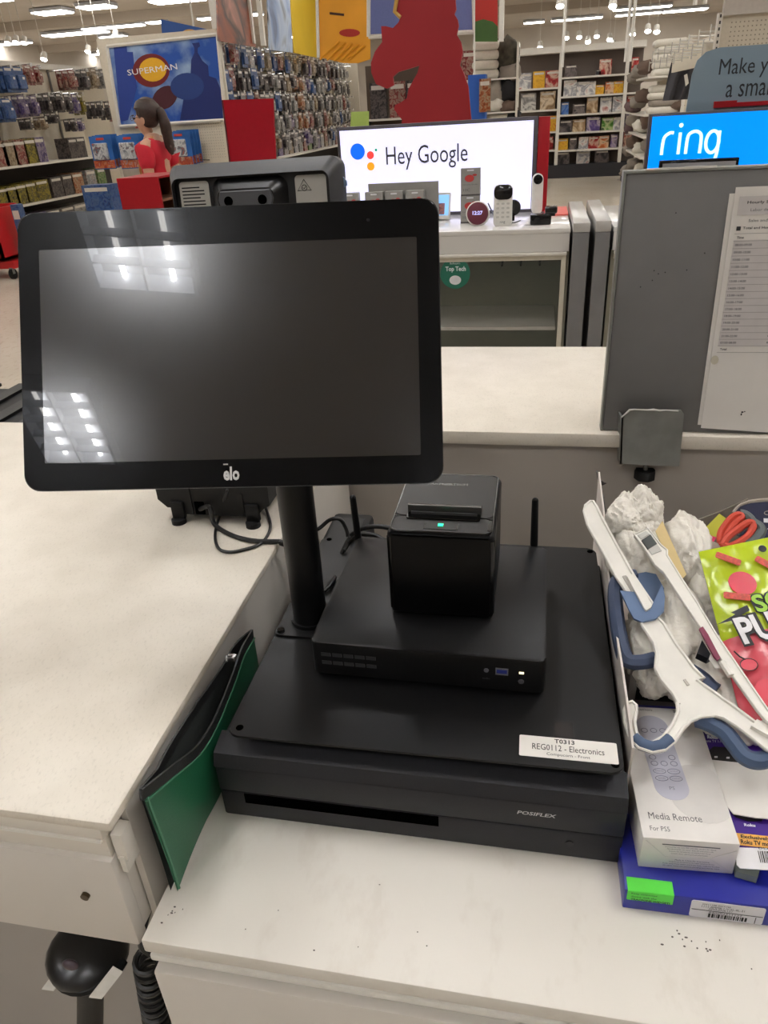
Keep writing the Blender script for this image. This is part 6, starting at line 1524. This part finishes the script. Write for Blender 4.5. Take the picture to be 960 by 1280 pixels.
wm = thing('person', 'woman in a red t-shirt with glasses and a dark ponytail, walking past the blue toys', 'person', (WP.x, 6.0, 0))
# local frame: she faces -X; +Y is her right
J = {'pelvis': ((.0, 0, .93), (.13, .10)), 'waist': ((.0, 0, 1.07), (.115, .09)), 'chest': ((-.01, 0, 1.23), (.125, .10)), 'top': ((.005, 0, 1.35), (.08, .065)), 'neck': ((-.01, 0, 1.42), .046), 'jaw': ((-.045, 0, 1.465), .052), 'skull': ((-.02, 0, 1.53), (.082, .078)), 'crown': ((-.008, 0, 1.575), (.066, .064)),
     'nose': ((-.118, 0, 1.512), .010), 'nosebase': ((-.085, 0, 1.515), .022)}
B_ = [('pelvis', 'waist'), ('waist', 'chest'), ('chest', 'top'), ('top', 'neck'), ('neck', 'jaw'), ('jaw', 'skull'), ('skull', 'crown'), ('skull', 'nosebase'), ('nosebase', 'nose')]
for sd, s_ in (('l', -1), ('r', 1)):
    fw = .12 * s_
    J['sh' + sd] = ((.01, s_ * .16, 1.345), .052); J['el' + sd] = ((.06 + fw * .3, s_ * .20, 1.07), .039); J['wr' + sd] = ((-.06 + fw * .8, s_ * .20, .87), .025); J['pa' + sd] = ((-.095 + fw * .9, s_ * .195, .80), (.022, .03))
    J['hip' + sd] = ((0, s_ * .085, .88), .088); J['kn' + sd] = ((-.05 - fw, s_ * .09, .48), .055); J['an' + sd] = ((.05 - fw * 2.2, s_ * .09, .09), .037); J['toe' + sd] = ((-.12 - fw * 2.2, s_ * .095, .035), .032)
    B_ += [('top', 'sh' + sd), ('sh' + sd, 'el' + sd), ('el' + sd, 'wr' + sd), ('wr' + sd, 'pa' + sd), ('pelvis', 'hip' + sd), ('hip' + sd, 'kn' + sd), ('kn' + sd, 'an' + sd), ('an' + sd, 'toe' + sd)]
    bx0, by0, bz0 = J['pa' + sd][0]
    for k, (dx, dz, L) in enumerate(((-.020, -.030, .8), (-.008, -.036, .95), (.004, -.036, 1.0), (.014, -.032, .85))):
        a = 'f%d%s' % (k, sd); J[a + 'a'] = ((bx0 + dx * .9, by0, bz0 + dz), .0085); J[a + 'b'] = ((bx0 + dx * 1.1 - .006, by0 - s_ * .008, bz0 + dz - .032 * L), .0078); J[a + 'c'] = ((bx0 + dx * 1.1 - .004, by0 - s_ * .02, bz0 + dz - .055 * L), .0065)
        B_ += [('pa' + sd, a + 'a'), (a + 'a', a + 'b'), (a + 'b', a + 'c')]
    a = 'th' + sd; J[a + 'a'] = ((bx0 - .030, by0 - s_ * .012, bz0 - .002), .010); J[a + 'b'] = ((bx0 - .042, by0 - s_ * .02, bz0 - .03), .008); B_ += [('pa' + sd, a + 'a'), (a + 'a', a + 'b')]
J = {k: (tuple(c * WS * (1.03 if i == 2 else 1) for i, c in enumerate(v[0])), v[1]) for k, v in J.items()}
skinned('body', J, B_, wm, skin_m, None)
def sub(keys, grow, dz=0):
    out = {}
    for k in keys:
        p, r = J[k]; r = r if isinstance(r, tuple) else (r, r); out[k] = ((p[0], p[1], p[2] + dz), (r[0] + grow, r[1] + grow))
    return out
SJ = sub(['waist', 'pelvis', 'chest', 'top', 'shl', 'shr'], .022); SJ['shl'] = (J['shl'][0], (.078, .078)); SJ['shr'] = (J['shr'][0], (.078, .078)); SJ['pelvis'] = ((0, 0, .90 * WS), (.145, .115)); SJ['top'] = ((J['top'][0][0], 0, J['top'][0][2] - .012), (.13, .115))
for sd in 'lr':
    a, c = Vector(J['sh' + sd][0]), Vector(J['el' + sd][0]); SJ['sl' + sd] = (tuple(a.lerp(c, .62)), (.062, .062))
skinned('t_shirt', SJ, [('waist', 'pelvis'), ('waist', 'chest'), ('chest', 'top'), ('top', 'shl'), ('top', 'shr'), ('shl', 'sll'), ('shr', 'slr')], wm, shirt_m, None)
TJ = sub(['pelvis', 'hipl', 'hipr', 'knl', 'knr', 'anl', 'anr'], .016, 0)
skinned('trousers', TJ, [('pelvis', 'hipl'), ('pelvis', 'hipr'), ('hipl', 'knl'), ('hipr', 'knr'), ('knl', 'anl'), ('knr', 'anr')], wm, jean_m, None)
for sd in 'lr':
    a, c = Vector(J['an' + sd][0]), Vector(J['toe' + sd][0])
    skinned('shoe', {'a': ((a.x + .02, a.y, .045), .045), 'b': ((c.x - .02, c.y, .035), .038)}, [('a', 'b')], wm, rubber, None, 1)
W0 = Vector((WP.x, 6.0, 0)); hc_ = Vector(J['skull'][0]) + W0
def hairf(d):
    if d.x < -.25 and d.z < .55: return .80 if d.z < .3 else .97
    return 1.0 + .03 * math.sin(d.z * 14 + d.y * 9)
part('hair', MB().ball(hc_ + Vector((.022, 0, .032)), (.108, .092, .106), 28, 18, None, hairf), hair_m, wm)
pt_ = [hc_ + Vector(v) for v in ((.10, 0, .035), (.135, -.01, .03), (.155, -.012, -.03), (.160, -.012, -.11), (.165, -.012, -.19), (.175, -.01, -.265))]
part('ponytail', MB().tube(catmull(pt_, 5), [.024] * 4 + [.036] * 6 + [.042] * 6 + [.038] * 6 + [.03, .024, .016, .008], 12), hair_m, wm)
part('hair_tie', MB().tube([hc_ + Vector((.112 + .004 * math.cos(a), .028 * math.cos(a) - .004, .035 + .028 * math.sin(a))) for a in [i * math.pi / 6 for i in range(12)]], .007, 6, closed=True), mat('pale hair tie', (206, 196, 170), .6), wm)
for s_ in (-1, 1):
    part('ear', MB().ball(hc_ + Vector((.012, s_ * .084, -.02)), (.018, .008, .028), 12, 8), skin_m, wm)
    part('eye', MB().ball(hc_ + Vector((-.080, s_ * .031, .0)), (.010, .014, .008), 12, 8), mat('eye dark', (50, 36, 30), .2), wm)
    part('eyebrow', MB().ball(hc_ + Vector((-.084, s_ * .032, .021)), (.006, .02, .004), 10, 6), hair_m, wm)
part('lips', MB().ball(hc_ + Vector((-.088, 0, -.062)), (.010, .022, .008), 12, 8), mat('lips', (170, 92, 88), .5), wm)
gl = MB()
for s_ in (-1, 1):
    gl.tube([hc_ + Vector((-.098, s_ * .032 + .022 * math.cos(a), .002 + .016 * math.sin(a))) for a in [i * math.pi / 8 for i in range(16)]], .0024, 6, closed=True)
    gl.tube([hc_ + Vector((-.098, s_ * .054, .004)), hc_ + Vector((-.02, s_ * .086, .004)), hc_ + Vector((.012, s_ * .086, -.006))], .0024, 6)
gl.tube([hc_ + Vector((-.099, -.011, .006)), hc_ + Vector((-.099, .011, .006))], .0024, 6)
part('glasses', gl, mat('glasses frame', (70, 50, 40), .3), wm)
la = [Vector(v) * 1 + W0 for v in ((.05, -.075, 1.40 * WS * 1.03), (-.02, -.085, 1.385 * WS * 1.03), (-.10, -.055, 1.30 * WS * 1.03), (-.135, -.02, 1.20 * WS * 1.03), (-.142, 0, 1.13 * WS * 1.03), (-.135, .02, 1.20 * WS * 1.03), (-.10, .055, 1.30 * WS * 1.03), (-.02, .085, 1.385 * WS * 1.03), (.05, .075, 1.40 * WS * 1.03))]
part('lanyard', MB().ribbon(catmull(la, 4), (-1, 0, .3), .016, .003), mat('tan lanyard', (206, 150, 96), .7), wm)
part('badge', MB().box(W0 + Vector((-.146, 0, 1.08 * WS * 1.03)), (.004, .06, .085), bev=.002), white_pl, wm)
